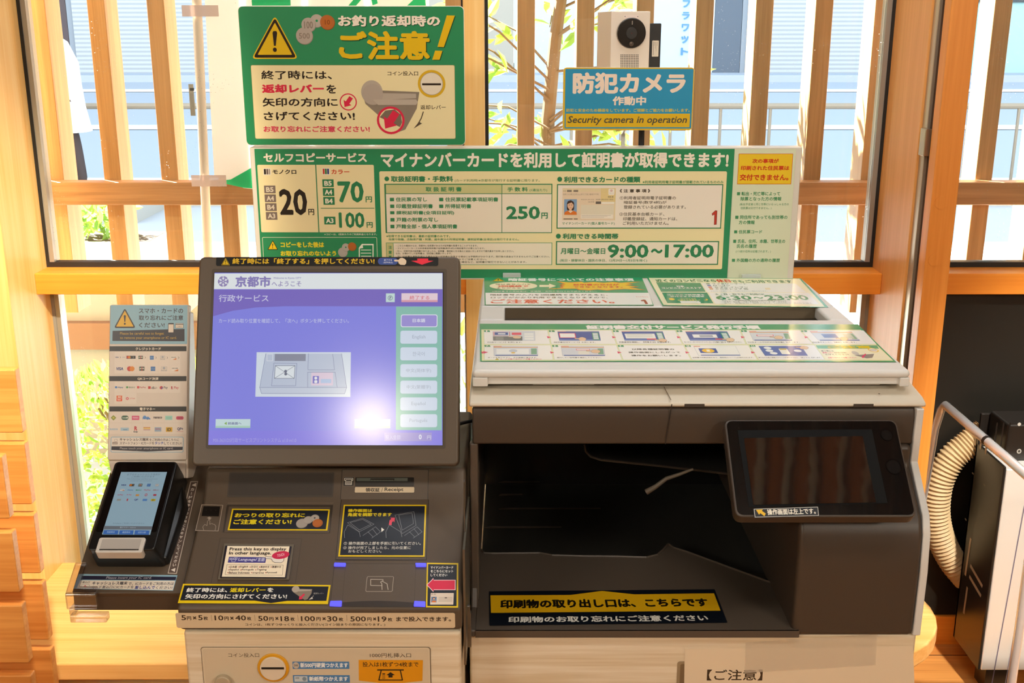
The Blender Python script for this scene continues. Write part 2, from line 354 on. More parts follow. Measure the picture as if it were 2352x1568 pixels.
# ------------------------------------------------------------------ outside
asph = M('8a93a0', .9); pale = M('cfd2d4', .85)
struct(MB().box(-14, 14, 2.80, 11.4, -0.2, -0.10, M('9a9ea4', .9)), 'ground_pavement')
mb = MB(); z2 = lambda y: -0.10 + (y - 11.4) * 0.05
mb.prism([(-30, 11.4, -.3), (30, 11.4, -.3), (30, 40, -.3), (-30, 40, -.3)], [(-30, 11.4, z2(11.4)), (30, 11.4, z2(11.4)), (30, 40, z2(40)), (-30, 40, z2(40))], asph)
for y, w in ((12.7, .16), (17.0, .5), (22.5, .5)):
    mb.add([(-30, y, z2(y) + .01), (30, y, z2(y) + .01), (30, y + w, z2(y + w) + .01), (-30, y + w, z2(y + w) + .01)], [(0, 1, 2, 3)], M('f2f4f4', .8))
struct(mb, 'road')
struct(MB().box(-14, 14, 11.25, 11.45, -0.12, 0.12, M('b8b0a0', .9)), 'kerb')
struct(MB().box(-14, -3.5, 10.2, 11.25, -0.12, 0.10, M('a4a29c', .9)), 'path_step')
# facades across the street
yf = 27.0; zb = z2(yf)
shut = bpy.data.materials.new('shutter'); shut.use_nodes = True; nt = shut.node_tree; p = nt.nodes['Principled BSDF']; wv = nt.nodes.new('ShaderNodeTexWave'); wv.bands_direction = 'Z'; wv.inputs['Scale'].default_value = 3.2
tc = nt.nodes.new('ShaderNodeTexCoord'); nt.links.new(tc.outputs['Object'], wv.inputs['Vector']); cr = nt.nodes.new('ShaderNodeValToRGB'); cr.color_ramp.elements[0].color = lin('#9a9c9e'); cr.color_ramp.elements[1].color = lin('#b6b8ba')
nt.links.new(wv.outputs['Fac'], cr.inputs[0]); nt.links.new(cr.outputs[0], p.inputs['Base Color']); p.inputs['Roughness'].default_value = .7
def facade(name, u0, u1, label, m, extra=None):
    x0 = (u0 - 1176) / FPX * yf / 1.03; x1 = (u1 - 1176) / FPX * yf / 1.03
    t = thing(name, label, 'building', ((x0 + x1) / 2, yf, zb - .4), 'buildings across the street')
    MB().box(x0, x1, yf, yf + 3, zb - .4, zb + 24, M('8d9299', .9) if m is shut else m).build('wall', t)
    if m is shut: MB().box(x0 + .15, x1 - .15, yf - .06, yf, zb - .05, zb + 3.4, shut).build('roller_shutter', t)
    return t, x0, x1
facade('building', -3200, 165, 'dark brick house front across the street at the far left', M('55494a', .9))
facade('building', 166, 640, 'grey building with a wide closed roller shutter behind the left window', shut)
facade('building', 641, 1180, 'beige concrete building across the street behind the middle post', M('a79f92', .9))
b, x0, x1 = facade('building', 1181, 1636, 'pale blue shop front with a vertical blue sign across the street', M('b9c6d0', .9))
fp = Pl((0, yf - .03, 0)); a = Art(fp, (1480, 0, 4.6125)); a.vtext('フラワット', (445, 40), (425, 545), 80, 80, '4f86c8', .04); a.build('sign_lettering', b)
facade('building', 1637, 1698, 'narrow dark grey building beside the white shop front across the street', M('5d6570', .9))
facade('building', 1699, 2010, 'building with a grey corrugated shutter behind the right window slats', shut)
b, x0, x1 = facade('building', 2010, 2900, 'shop with dark windows over a pale green wall at the far right', M('9fc0bd', .9))
MB().box(x0 + .1, x1, yf - .05, yf, zb + 1.6, zb + 6, M('2f3438', .2)).build('shop_window', b)
# guard fence along the pavement
gf = thing('street_guardrail', 'long brown metal guardrail with thin posts along the pavement', 'guardrail', (0, 11.3, -0.10))
gmt = M('7d7263', .6)
MB().tube([(-9, 11.3, .90), (9, 11.3, .90)], .03, gmt, 8).build('top_rail', gf)
for i in range(36):
    x = -8.9 + i * .5; MB().tube([(x, 11.3, -.1), (x, 11.3, .9)], .016, gmt, 6).build('post', gf)
# far side guard and planters are pale blocks
prop(MB().box(-16, 16, 24.6, 24.8, z2(24.6), z2(24.6) + .14, M('a8acb0', .9)).build('kerb_barrier'), 'low pale concrete barrier along the far side of the road', 'barrier')
# slatted timber screen just outside the glass
scr = thing('timber_screen', 'slatted timber screen of upright brown boards just outside the windows', 'screen', (0, 3.0, -0.1))
MB().box(-1.6, 3.1, 2.945, 2.998, 1.172, 1.233, WSh).build('cross_rail', scr, bevel=.003)
xs = [-1.263 + .1555 * k for k in range(-2, 8)] + [.014 + .1555 * k for k in range(0, 19)]
for x in xs: MB().box(x, x + .046, 3.0, 3.10, .86, 3.0, WS).build('slat', scr, bevel=.002)
MB().box(-1.6, 3.1, 3.0, 3.10, 3.0, 3.08, WSh).build('head_rail', scr)
for x in (-1.62, 3.1): MB().box(x, x + .08, 2.99, 3.11, -.1, 3.08, WS).build('end_post', scr)
# eaves
# leaves
def leafmb(mb, p, d, n, L, w, m):
    d = d.normalized(); s = d.cross(n).normalized(); n = s.cross(d)
    V = [p, p + d * L * .3 + s * w * .8 + n * .1 * L, p + d * L * .62 + s * w * .75 + n * .12 * L, p + d * L, p + d * L * .62 - s * w * .75 + n * .12 * L, p + d * L * .3 - s * w * .8 + n * .1 * L]
    return mb.add(V, [(0, 1, 2, 3), (0, 3, 4, 5)], m)
def leafm(h, h2):
    m = bpy.data.materials.new('leaf'); m.use_nodes = True; nt = m.node_tree; p = nt.nodes['Principled BSDF']; p.inputs['Base Color'].default_value = lin(h); p.inputs['Roughness'].default_value = .45
    t = nt.nodes.new('ShaderNodeBsdfTranslucent'); t.inputs[0].default_value = lin(h2); x = nt.nodes.new('ShaderNodeMixShader'); x.inputs[0].default_value = .45
    nt.links.new(p.outputs[0], x.inputs[1]); nt.links.new(t.outputs[0], x.inputs[2]); nt.links.new(x.outputs[0], nt.nodes['Material Output'].inputs[0]); return m
LM = [leafm('#86a03c', '#a4bc48'), leafm('#67883a', '#8cac4c'), leafm('#9cb054', '#bcd060')]
def rv(): return Vector((random.uniform(-1, 1), random.uniform(-1, 1), random.uniform(-1, 1)))
def bush(name, label, c, rx, ry, rz, n, L, cat='bush', group=None, flowers=0):
    t = thing(name, label, cat, (c[0], c[1], c[2] - rz), group); mb = MB()
    for i in range(n):
        while True:
            p = rv()
            if .25 < p.length < 1: break
        p = p.normalized() * (p.length ** .4); q = Vector((c[0] + p.x * rx, c[1] + p.y * ry, c[2] + p.z * rz))
        leafmb(mb, q, p + rv() * .8 + Vector((0, 0, .3)), rv(), L * random.uniform(.7, 1.3), L * .33, random.choice(LM))
    mb.build('foliage', t)
    mb = MB(); bm = M('5b4a32', .9)
    for i in range(9):
        p = rv(); mb.tube([(c[0] + p.x * .1 * rx, c[1] + p.y * .1, c[2] - rz), (c[0] + p.x * .5 * rx, c[1] + p.y * .4 * ry, c[2] + .1 * rz), (c[0] + p.x * .8 * rx, c[1] + p.y * .7 * ry, c[2] + .6 * rz)], [.012, .008, .004], bm, 6)
    mb.build('stem', t)
bush('clipped_bush', 'bright yellow-green leafy bush outside the lower left window', (-1.25, 3.62, .20), .50, .36, .32, 3600, .036)
bush('clipped_bush', 'green bush outside behind the payment sign, right of the yellow-green bush', (-.20, 4.0, .22), .42, .3, .36, 500, .055)
tt = thing('garden_tree', 'young tree with a slender trunk and large light green leaves outside', 'tree', (.15, 3.55, -.1))
tk = M('6a5846', .9); mb = MB(); r0 = [Vector((.13, 3.55, -.1)), Vector((.12, 3.56, .9)), Vector((.115, 3.58, 1.35)), Vector((.135, 3.55, 1.6)), Vector((.17, 3.55, 1.85)), Vector((.19, 3.56, 2.4))]
mb.tube(r0, [.03, .026, .022, .02, .016, .01], tk, 10); brs = []
for i in range(48):
    z = random.uniform(1.15, 1.95); x = .12 + max(0, z - 1.5) * .1; an = random.uniform(0, 6.28); L = random.uniform(.2, .5)
    a = Vector((x, 3.55, z)); b = a + Vector((math.cos(an) * L, math.sin(an) * L * .45, random.uniform(-.05, .25))); mb.tube([a, (a + b) / 2 + Vector((0, 0, .03)), b], [.0045, .0035, .002], tk, 5); brs.append((a, b))
mb.build('trunk', tt); mb = MB()
for a, b in brs:
    for k in range(8):
        f = random.uniform(.3, 1.0); p = a + (b - a) * f; leafmb(mb, p, (b - a) * .8 + rv() * .4 + Vector((0, 0, -.1)), rv() + Vector((0, -.6, .5)), random.uniform(.06, .10), .017, random.choice(LM))
mb.build('foliage', tt)
# planter trough
pt = thing('planter_trough', 'pale concrete planter with green plants by the kerb outside left', 'planter', (-2.85, 7.8, -.1)); mb = MB()
mb.box(-3.2, -2.5, 7.6, 8.05, -.1, .20, M('b8b4a6', .9)); mb.box(-3.15, -2.55, 7.65, 8.0, .20, .203, M('4c3a2a', .95)); mb.build('trough', pt, bevel=.01); mb = MB()
for i in range(160):
    p = Vector((random.uniform(-3.15, -2.75), random.uniform(7.62, 7.98), .2)); leafmb(mb, p + Vector((0, 0, random.uniform(0, .22))), rv() + Vector((0, 0, .9)), rv(), .10, .028, random.choice(LM))
mb.build('foliage', pt)
prop(MB().box(-2.6, -.95, 4.33, 4.5, -.1, .62, M('857d70', .9)).box(-2.6, -.95, 4.29, 4.33, .38, .49, M('704c32', .8)).build('low_garden_wall'), 'low beige concrete garden wall outside the lower left window', 'wall')
# flag pole taped up, with a white banner
fl = thing('banner_pole', 'white plastic banner pole standing outside the left window', 'pole', (-.78, 2.86, -.1))
a = atY(452, 0, 2.86); b = atY(478, 590, 2.86); dr = (b - a) / (b.z - a.z)
A = a + dr * (2.45 - a.z); B = a + dr * (-.1 - a.z)
MB().tube([B, A], .0118, M('e9d8c4', .4), 14).build('tube', fl, smooth=40)
pl = Pl((0, 2.846, 0)); ar = Art(pl, (420, 0, 2.615)); ar.rect('c9c4b4', 40, 505, 70, 695); ar.rect('55524a', 42, 528, 68, 545); [ar.rect('8f8a80', 48 + 7 * i, 560, 50 + 7 * i, 690) for i in range(3)]; ar.build('label', fl)
tp = M('f3d9cf', .4, alpha=.75)
tm = bpy.data.materials.new('banner_cloth'); tm.use_nodes = True; nt = tm.node_tree; p = nt.nodes['Principled BSDF']; p.inputs['Base Color'].default_value = (.9, .9, .9, 1); t = nt.nodes.new('ShaderNodeBsdfTranslucent'); t.inputs[0].default_value = (.9, .92, .9, 1); x = nt.nodes.new('ShaderNodeMixShader'); x.inputs[0].default_value = .6
nt.links.new(p.outputs[0], x.inputs[1]); nt.links.new(t.outputs[0], x.inputs[2]); nt.links.new(x.outputs[0], nt.nodes['Material Output'].inputs[0])
gcl = leafm('#20c080', '#30d890')
bl = Pl((0, 2.875, 0)); ba = thing('fabric_banner', 'white fabric banner with green lettering hanging behind the square green sign', 'banner', (-.5, 2.87, 1.2))
ar = Art(bl); P = [ar.P(468, -40), ar.P(985, -40), ar.P(985, 425), ar.P(800, 436), ar.P(640, 438), ar.P(560, 432), ar.P(492, 402)]
MB().slab(bl, P, -.003, 0, tm).build('cloth', ba)
ar = Art(bl, rough=.8, z=.0008); ar.poly(gcl, [(500, 415), (530, 412), (560, 395), (600, 372), (700, 380), (800, 400), (985, 395), (985, 424), (800, 435), (640, 437), (560, 431), (515, 421)])
for q in ((578, -20, 667, 13), (578, 2, 667, 4)): ar.rect(gcl, *q)
ar.poly(gcl, [(800, 13), (822, -12), (840, -12), (818, 13)]); ar.poly(gcl, [(850, -12), (862, -16), (868, 8), (856, 12)]); ar.poly(gcl, [(935, 13), (960, -10), (976, -10), (978, 13)])
ar.build('print', ba)
for q in ((418, 12, 502, 38), (440, 402, 520, 428)):
    mb = MB(); e = Art(Pl((0, 2.844, 0))).box(*q); mb.box(e[0], e[2], 2.8425, 2.8435, e[1], e[3], tp); mb.build('tape', fl)
# passer-by in a long white top
pr = thing('person', 'person in a long white top and dark trousers walking past outside, far left', 'person', (-4.28, 10.6, .1))
def skinmesh(name, parent, verts, edges, radii, m, sub=2):
    b = BASE[parent.name]; me = bpy.data.meshes.new(name); me.from_pydata([tuple(Vector(v) - b) for v in verts], edges, []); o = bpy.data.objects.new(name, me); COL.objects.link(o); o.parent = parent
    sm = o.modifiers.new('skin', 'SKIN'); me.skin_vertices[0].data[0].use_root = True
    for i, r in enumerate(radii): me.skin_vertices[0].data[i].radius = r if isinstance(r, tuple) else (r, r)
    o.modifiers.new('sub', 'SUBSURF').levels = sub; o.modifiers[-1].render_levels = sub; me.materials.append(m)
    for p in me.polygons: p.use_smooth = True
    sm.use_smooth_shade = True; return o
X, Y0, Z0 = -4.28, 10.6, .09
sk = M('c99a7a', .6)
skinmesh('body', pr, [(X, Y0, Z0 + .92), (X, Y0, Z0 + 1.15), (X, Y0, Z0 + 1.38), (X - .02, Y0, Z0 + 1.47), (X - .03, Y0, Z0 + 1.53), (X - .03, Y0, Z0 + 1.64), (X - .02, Y0 - .18, Z0 + 1.36), (X - .03, Y0 - .22, Z0 + 1.08), (X - .12, Y0 - .22, Z0 + .86), (X - .02, Y0 + .18, Z0 + 1.36), (X + .03, Y0 + .22, Z0 + 1.08), (X - .02, Y0 + .22, Z0 + .86), (X + .02, Y0 - .09, Z0 + .85), (X - .06, Y0 - .09, Z0 + .47), (X + .06, Y0 - .09, Z0 + .05), (X, Y0 + .09, Z0 + .85), (X + .08, Y0 + .09, Z0 + .47), (X + .12, Y0 + .09, Z0 + .05)],
    [(0, 1), (1, 2), (2, 3), (3, 4), (4, 5), (2, 6), (6, 7), (7, 8), (2, 9), (9, 10), (10, 11), (0, 12), (12, 13), (13, 14), (0, 15), (15, 16), (16, 17)], [.13, .12, .12, .055, .07, .085, .055, .042, .035, .055, .042, .035, .085, .06, .042, .085, .06, .042], sk)
skinmesh('trousers', pr, [(X, Y0, Z0 + .92), (X + .02, Y0 - .09, Z0 + .83), (X - .06, Y0 - .09, Z0 + .47), (X + .08, Y0 - .09, Z0 + .10), (X, Y0 + .09, Z0 + .83), (X + .08, Y0 + .09, Z0 + .47), (X + .12, Y0 + .09, Z0 + .10)], [(0, 1), (1, 2), (2, 3), (0, 4), (4, 5), (5, 6)], [.15, .10, .075, .06, .10, .075, .06], M('3a2f30', .8))
mb = MB(); n = 20; prof = [(1.50, .08, .07, -.02), (1.44, .15, .19, -.01), (1.25, .20, .235, .02), (1.05, .20, .22, .03), (.85, .215, .24, .03), (.62, .235, .27, .05)]; V = []
for z, rx, ry, ox in prof: V += [(X + ox + rx * math.cos(6.2832 * i / n), Y0 + ry * math.sin(6.2832 * i / n), Z0 + z) for i in range(n)]
mb.add(V, [(j * n + i, j * n + (i + 1) % n, (j + 1) * n + (i + 1) % n, (j + 1) * n + i) for j in range(len(prof) - 1) for i in range(n)], M('f0eeea', .8)); mb.build('long_top', pr, smooth=60)
mb = MB(); V = []; n = 14
for j in range(7):
    t = j / 6 * 2.0; V += [(X - .02 + .105 * math.sin(t) * math.cos(6.2832 * i / n), Y0 + .095 * math.sin(t) * math.sin(6.2832 * i / n), Z0 + 1.63 + .12 * math.cos(t)) for i in range(n)]
mb.add(V, [(j * n + i, (j + 1) * n + i, (j + 1) * n + (i + 1) % n, j * n + (i + 1) % n) for j in range(6) for i in range(n)], M('241a16', .6)); mb.build('hair', pr, smooth=60)
# ------------------------------------------------------------------ bench, partition
bn = thing('wooden_bench', 'long light wooden bench with rounded ends behind the machines under the window', 'bench', (-.3, 2.38, 0)); mb = MB()
P = [(-1.72, 2.14), (.78, 2.16)] + [(.78 + .235 * math.sin(i * math.pi / 16), 2.395 - .235 * math.cos(i * math.pi / 16)) for i in range(1, 16)] + [(.78, 2.63), (-1.72, 2.63)]
mb.prism([(x, y, .235) for x, y in P], [(x, y, .28) for x, y in P], WB); mb.build('seat', bn, bevel=.006)
for x in (-1.55, .55): MB().box(x, x + .05, 2.2, 2.56, 0, .235, M('6b6a6a', .4, metal=.7)).build('leg', bn, bevel=.004)
pa = thing('wooden_partition', 'partition of staggered horizontal wooden boards at the lower left edge', 'partition', (-1.05, 1.95, 0))
for k in range(0, 8):
    z = 1.62 - .615 - .149 * k; MB().box(-1.5, -.94, 1.99, 2.012, z - .127, z, WBo).build('board', pa, bevel=.003)
for k in range(-1, 6):
    z = 1.62 - .884 - .149 * k + .0; MB().box(-1.5, -.918, 1.85, 1.872, z - .122, z, WBo).build('board', pa, bevel=.003)
MB().box(-1.16, -1.10, 1.872, 1.99, 0, .98, WP).build('post', pa, bevel=.003)
# ------------------------------------------------------------------ copier
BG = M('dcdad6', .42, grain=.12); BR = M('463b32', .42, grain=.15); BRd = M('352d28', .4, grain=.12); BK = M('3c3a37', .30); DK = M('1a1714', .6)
WG = wood('pale_laminate', '#efe3cd', '#dac6a4', 0, rough=.4, sc=2.0)
CX0, CX1 = -0.060, 0.572
cp = thing('copier', 'wide beige and brown multifunction copier with print instruction stickers on its lid', 'copier', (.25, 1.75, 0))
mb = MB(); mb.xprof([(1.386, .06), (1.386, .801), (1.412, .801), (1.412, .75), (2.06, .75), (2.06, .06)], CX0, CX1, WG); mb.build('cabinet', cp, bevel=.004)
MB().box(CX0 + .02, CX1 - .02, 1.42, 2.04, 0.0, .06, DK).build('plinth', cp)
mb = MB()
BS = M('574c42', .42, grain=.15); BG2 = M('d2c7b4', .42, grain=.12)  # BS: same brown plastic as BR, lightened to offset shade on the sill
def apron():
    # sill with the dip of the paper tray behind it
    Z = .812; rim = [atZ(u, v, Z) for u, v in ((1104, 1262), (1112, 1270), (1130, 1271), (1240, 1270), (1268, 1275), (1330, 1277), (1420, 1278), (1485, 1280), (1510, 1274), (1524, 1262), (1535, 1249), (1548, 1258), (1580, 1268), (1680, 1305), (1785, 1343))]
    xr = rim[-1].x; fr = [Vector((CX0, 1.377, Z)), Vector((xr, 1.377, Z))]
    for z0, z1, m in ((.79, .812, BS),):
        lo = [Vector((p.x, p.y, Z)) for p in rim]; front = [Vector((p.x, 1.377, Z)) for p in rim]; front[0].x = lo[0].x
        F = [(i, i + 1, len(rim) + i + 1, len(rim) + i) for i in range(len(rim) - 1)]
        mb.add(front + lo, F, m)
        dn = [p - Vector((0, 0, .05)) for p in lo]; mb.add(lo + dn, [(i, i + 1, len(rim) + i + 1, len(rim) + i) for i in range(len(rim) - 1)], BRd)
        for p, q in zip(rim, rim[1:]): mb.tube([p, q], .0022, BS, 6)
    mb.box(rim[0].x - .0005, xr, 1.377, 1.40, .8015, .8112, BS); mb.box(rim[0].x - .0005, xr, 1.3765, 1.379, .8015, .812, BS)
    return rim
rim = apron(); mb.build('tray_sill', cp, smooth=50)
xl = rim[0].x
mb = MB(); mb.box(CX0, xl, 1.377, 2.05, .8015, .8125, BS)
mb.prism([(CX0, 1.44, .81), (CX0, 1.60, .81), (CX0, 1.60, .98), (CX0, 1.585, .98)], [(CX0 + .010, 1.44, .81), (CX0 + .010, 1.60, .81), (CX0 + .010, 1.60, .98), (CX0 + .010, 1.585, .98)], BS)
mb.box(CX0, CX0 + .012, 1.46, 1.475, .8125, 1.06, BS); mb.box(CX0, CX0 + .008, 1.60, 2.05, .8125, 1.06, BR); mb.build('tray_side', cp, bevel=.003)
# recess
mb = MB(); mb.box(CX0 + .01, .47, 1.60, 1.98, .775, .785, BK); mb.box(xl, .47, 1.30 + .25, 1.62, .755, .766, BK); mb.box(CX0, .47, 1.96, 1.98, .785, 1.06, M('121110', .4))
mb.build('output_tray', cp)
mb = MB()
for u0, u1, v, z in ((1112, 1290, 1210, .79), (1146, 1380, 1167, .79), (1146, 1200, 1135, .79), (1144, 1240, 1106, .79), (1112, 1190, 1071, .80)):
    a = atZ(u0, v + 2, z); b = atZ(u1, v, z); MB().tube([a, a * .9 + b * .1 + Vector((0, 0, .001)), b], [.0006, .0022, .0012], BR, 6).build('tray_rib', cp)
# right column
mb = MB(); xc = .393
mb.xprof([(1.379, .8015), (1.377, .90), (1.380, .955), (1.390, .978), (1.452, 1.03), (1.452, 1.06), (2.05, 1.06), (2.05, .8015)], xc, CX1 - .008, BR)
mb.build('front_column', cp, bevel=.008)
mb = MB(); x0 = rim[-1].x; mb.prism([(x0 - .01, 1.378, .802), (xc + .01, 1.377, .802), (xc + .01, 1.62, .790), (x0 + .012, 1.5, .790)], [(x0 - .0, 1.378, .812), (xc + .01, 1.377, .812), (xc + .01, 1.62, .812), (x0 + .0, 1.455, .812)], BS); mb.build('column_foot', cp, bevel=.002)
MB().xprof([(1.381, .8015), (1.379, .90), (1.384, .957), (1.394, .980), (1.455, 1.034), (1.452, 1.114), (2.05, 1.114), (2.05, .8015)], CX1 - .008, CX1 + .003, BG).build('side_panel', cp, bevel=.002)
pf = [(CX1, 1.05), (CX1 + .008, 1.05), (CX1 + .036, .93), (CX1 + .038, .90), (CX1 + .026, .84), (CX1, .84)]; mb = MB(); mb.prism([(x, 1.58, z) for x, z in pf], [(x, 1.95, z) for x, z in pf], BG); mb.build('bypass_tray', cp, bevel=.004)
# upper tray and lever in the dark
mb = MB(); U = [(1343, 1020), (1345, 1036), (1356, 1048), (1380, 1056), (1500, 1068), (1690, 1090)]; Q = [atY(u, v, 1.66) for u, v in U]; mb.tube(Q, .002, BR, 6)
Q2 = [p + Vector((0, .25, .012)) for p in Q]; mb.add(Q + Q2, [(i, i + 1, len(Q) + i + 1, len(Q) + i) for i in range(len(Q) - 1)], BK); mb.build('upper_tray', cp)
mb = MB(); Q = [atY(u, v, 1.63) for u, v in ((1592, 1077), (1560, 1089), (1530, 1099), (1505, 1118), (1484, 1130))]; mb.tube(Q, [.002, .003, .0035, .004, .005], M('8d8172', .4), 8); mb.build('paper_guide', cp, smooth=50)
# scanner band and head
mb = MB(); mb.xprof([(1.458, 1.059), (1.456, 1.10), (1.460, 1.114), (2.04, 1.114), (2.04, 1.059)], CX0 + .004, CX1 - .006, BR); mb.build('scanner_band', cp, bevel=.004)
mb = MB(); mb.xprof([(1.455, 1.1155), (1.455, 1.1215), (1.470, 1.1265), (1.53, 1.1325), (2.05, 1.1325), (2.05, 1.1155)], CX0, CX1 + .006, BG2); sh = mb.build('scanner_head', cp, bevel=.006)
f = Pl((0, 1.4555, 1.08)); a = Art(f, rough=.6, z=.0006); a.line('221b16', [(1543, 928), (1528, 1019)], 2.2); a.build('seam', cp)
for q in (1572, 1960): a = Art(f, rough=.6, z=.0006); a.frame('2a221c', '463b32', q, 927, q + 46, 935, 1.2); a.build('latch_notch', cp)
f = Pl((0, 1.50, 1.1305), ey=(0, .06, .006)); a = Art(f, rough=.6, z=.0012); a.line('6b5c48', [(1525, 890), (1541, 920)], 2.0); a.build('seam', cp)
a = Art(f, rough=.6, z=.0012); a.disc('4a3c2c', 2019, 906, 2.2, 1); a.build('lamp_dot', cp)
# lid
ZL = 1.161; lid = MB(); yb, y1, y2, yfr = 2.085, 1.860, 1.768, 1.482
lx0, lx1 = CX0 + .004, CX1 - .010; tx0, tx1 = -.012, .527
lid.box(lx0, lx1, y1, yb, 1.137, ZL, BG)
lid.box(lx0, tx0, y2, y1, 1.137, ZL, BG); lid.box(tx1, lx1, y2, y1, 1.137, ZL, BG)
lo = lid.build('lid', cp, bevel=.006, seg=3)
lf = MB(); lf.box(lx0, lx1, yfr, y2 - .0005, 1.149, ZL, BG); lf.build('lid_front', lo, bevel=.007, seg=3)
lf = MB(); lf.box(lx0, lx0 + .022, yfr + .001, y2, 1.1365, 1.150, BG); lf.box(lx1 - .014, lx1, yfr + .001, y2, 1.1365, 1.150, BG); lf.box(lx0 + .01, lx1 - .01, yfr + .007, yfr + .02, 1.138, 1.150, BG); lf.build('lid_skirt', lo, bevel=.002)
lf = MB(); lf.box(tx0, tx1, y2, y1, 1.1375, 1.139, M('4a4034', .5)); lf.add([(tx0, y1 - .001, 1.139), (tx1, y1 - .001, 1.139), (tx1, y1 - .001, ZL - .003), (tx0, y1 - .001, ZL - .003)], [(0, 1, 2, 3)], M('6a5c48', .5)).build('handle_slot', lo)
f = MB(); p0 = atY(1100, 884, 1.50)
[MB().box(q, q + .088, 1.505, 1.53, 1.132, 1.137, BG).build('rest_pad', cp, bevel=.001) for q in (.03, .44)]
LP = Pl((0, 1.482, ZL + .0004), ey=(0, 1, 0)); G1 = '2f9a68'; CR = 'efe6c2'; WH = 'f4f2ee'
# back left sticker: code number notice
a = Art(LP, (1080, 630, 5.6), rough=.14, spec=.25)
a.poly(G1, [(180, 40), (2208, 40), (2362, 400), (186, 396)])
a.warn(275, 46, 445, 90); a.text('暗証番号についての注意事項', 490, 50, 2105, 88, WH, .05)
a.poly(WH, [(196, 238), (2296, 238), (2350, 392), (200, 390)])
a.disc(CR, 556, 150, 308, 50, 40); a.text('暗証番号入力を', 330, 122, 780, 137, '3c3a2e'); a.text('3回連続で', 355, 142, 750, 165, 'd8402c', .05); a.text('まちがえると…', 345, 168, 780, 186, '3c3a2e')
a.arrow(CR, (890, 150), (1105, 150), 26, 90, 60)
import itertools
B = [(1110, 92), (1270, 104), (1430, 96), (1460, 108), (1590, 98), (1720, 108), (1850, 98), (1940, 108), (2190, 96), (2030, 122), (2110, 134), (2010, 140), (2170, 160), (2070, 170), (2260, 204), (1990, 192), (1850, 200), (1770, 210), (1640, 198), (1520, 208), (1390, 200), (1360, 188), (960, 190), (1170, 178), (1150, 160), (1190, 150), (1140, 138), (1200, 124)]
a.poly('dd6a22', B); c0 = (1620, 152); a.poly('f0c41c', [(c0[0] + (x - c0[0]) * .93, c0[1] + (y - c0[1]) * .9) for x, y in B])
a.text('証明書の交付が', 1325, 124, 1915, 146, 'd8402c', .04); a.text('できなくなります。', 1325, 155, 1960, 174, 'd8402c', .04)
a.text('※暗証番号の再設定は、区役所・支所の窓口でお手続きください。', 280, 212, 1630, 226, WH)
a.text('暗証番号の入力を3回連続でまちがえると、', 260, 254, 1770, 276, '4a4a3c', .02); a.text('ロックがかかり利用できなくなりますので、', 265, 288, 1770, 310, '4a4a3c', .02)
a.text('ご注意ください。', 262, 322, 1855, 375, 'e0502e', .03)
a.text('マイナちゃん', 2130, 282, 2290, 300, 'e0603a'); a.poly('a5402a', [(2190, 335), (2230, 326), (2255, 330), (2290, 382), (2255, 384), (2232, 346), (2205, 348)])
a.build('code_notice_sticker', lo)
# back right sticker: convenience store notice
a = Art(LP, (1480, 620, 3.6185), rough=.14, spec=.25)
a.poly(G1, [(20, 62), (1300, 70), (1530, 311), (150, 296)]); a.poly('f3ecc6', [(36, 66), (1288, 74), (1500, 305), (160, 291)])
a.text('近くのコンビニなら', 92, 78, 594, 102, '2c7a4e', .04); a.text('休日', 596, 78, 714, 104, 'e0402a', .05); a.text('でもご利用できます', 720, 84, 1225, 108, '2c7a4e', .04)
a.poly('35936a', [(98, 103), (465, 108), (510, 182), (140, 182)]); a.poly('35936a', [(145, 188), (520, 188), (575, 278), (192, 276)])
a.text('対象', 265, 130, 330, 143, WH, .03); a.text('コンビニエンスストア', 145, 143, 475, 157, WH, .03)
a.text('コンビニで証明書を', 190, 202, 500, 213, WH, .03); a.text('交付できる時間帯', 215, 216, 498, 227, WH, .03); a.text('コンビニなら', 300, 236, 430, 246, 'f4e27a', .02); a.text('早朝から深夜まで', 275, 248, 465, 257, 'f4e27a', .02)
a.disc('f0c830', 228, 243, 24, 9); a.disc('f0c830', 508, 246, 20, 8); a.disc('35936a', 497, 243, 17, 7); a.rect('eef0ea', 300, 258, 440, 276, 4); a.poly('eef0ea', [(440, 254), (470, 270), (465, 278), (440, 277)])
a.poly(WH, [(475, 110), (1255, 113), (1345, 186), (525, 186)]); a.poly(WH, [(535, 190), (1360, 190), (1450, 284), (590, 282)])
for i, (c, t, x1) in enumerate((('5a7d5a', 'ファミリーマート', 848), ('4a5fae', 'ローソン', 712), ('d0452f', 'セブン-イレブン', 860), ('e08a34', 'ミニストップ 他', 862))):
    y = 112 + i * 14; x = 514 + i * 9; a.rect(c, x, y, x + 30, y + 8); a.text(t, x + 50, y - 1, x1, y + 10, '50604e', .02)
a.text('※コンビニによっては、ご利用いただけない場合があります。', 555, 173, 1020, 180, '70806e')
a.text('土・日・祝でもご利用OK', 585, 196, 1000, 210, '3f7d52', .03); a.text('12月29日〜1月3日を除く', 1010, 205, 1320, 213, '5f8d6c')
a.text('6:30', 592, 214, 890, 248, '2f8a5a', .03); a.text('〜', 905, 226, 990, 238, '2f8a5a', .05); a.text('23:00', 1005, 212, 1360, 250, '2f8a5a', .03)
a.text('ただし、戸籍証明書及び戸籍の附票の写しは、', 645, 250, 1190, 260, '6a7a68'); a.text('平日 9:00〜17:00', 660, 262, 1180, 270, '6a7a68'); a.text('祝日・振替休日・国民の休日、12月29日〜1月3日を除く', 665, 272, 1390, 281, '6a7a68')
a.poly('f1dfb8', [(1000, 150), (1040, 148), (1050, 164), (1008, 164)]); a.build('store_hours_sticker', lo)
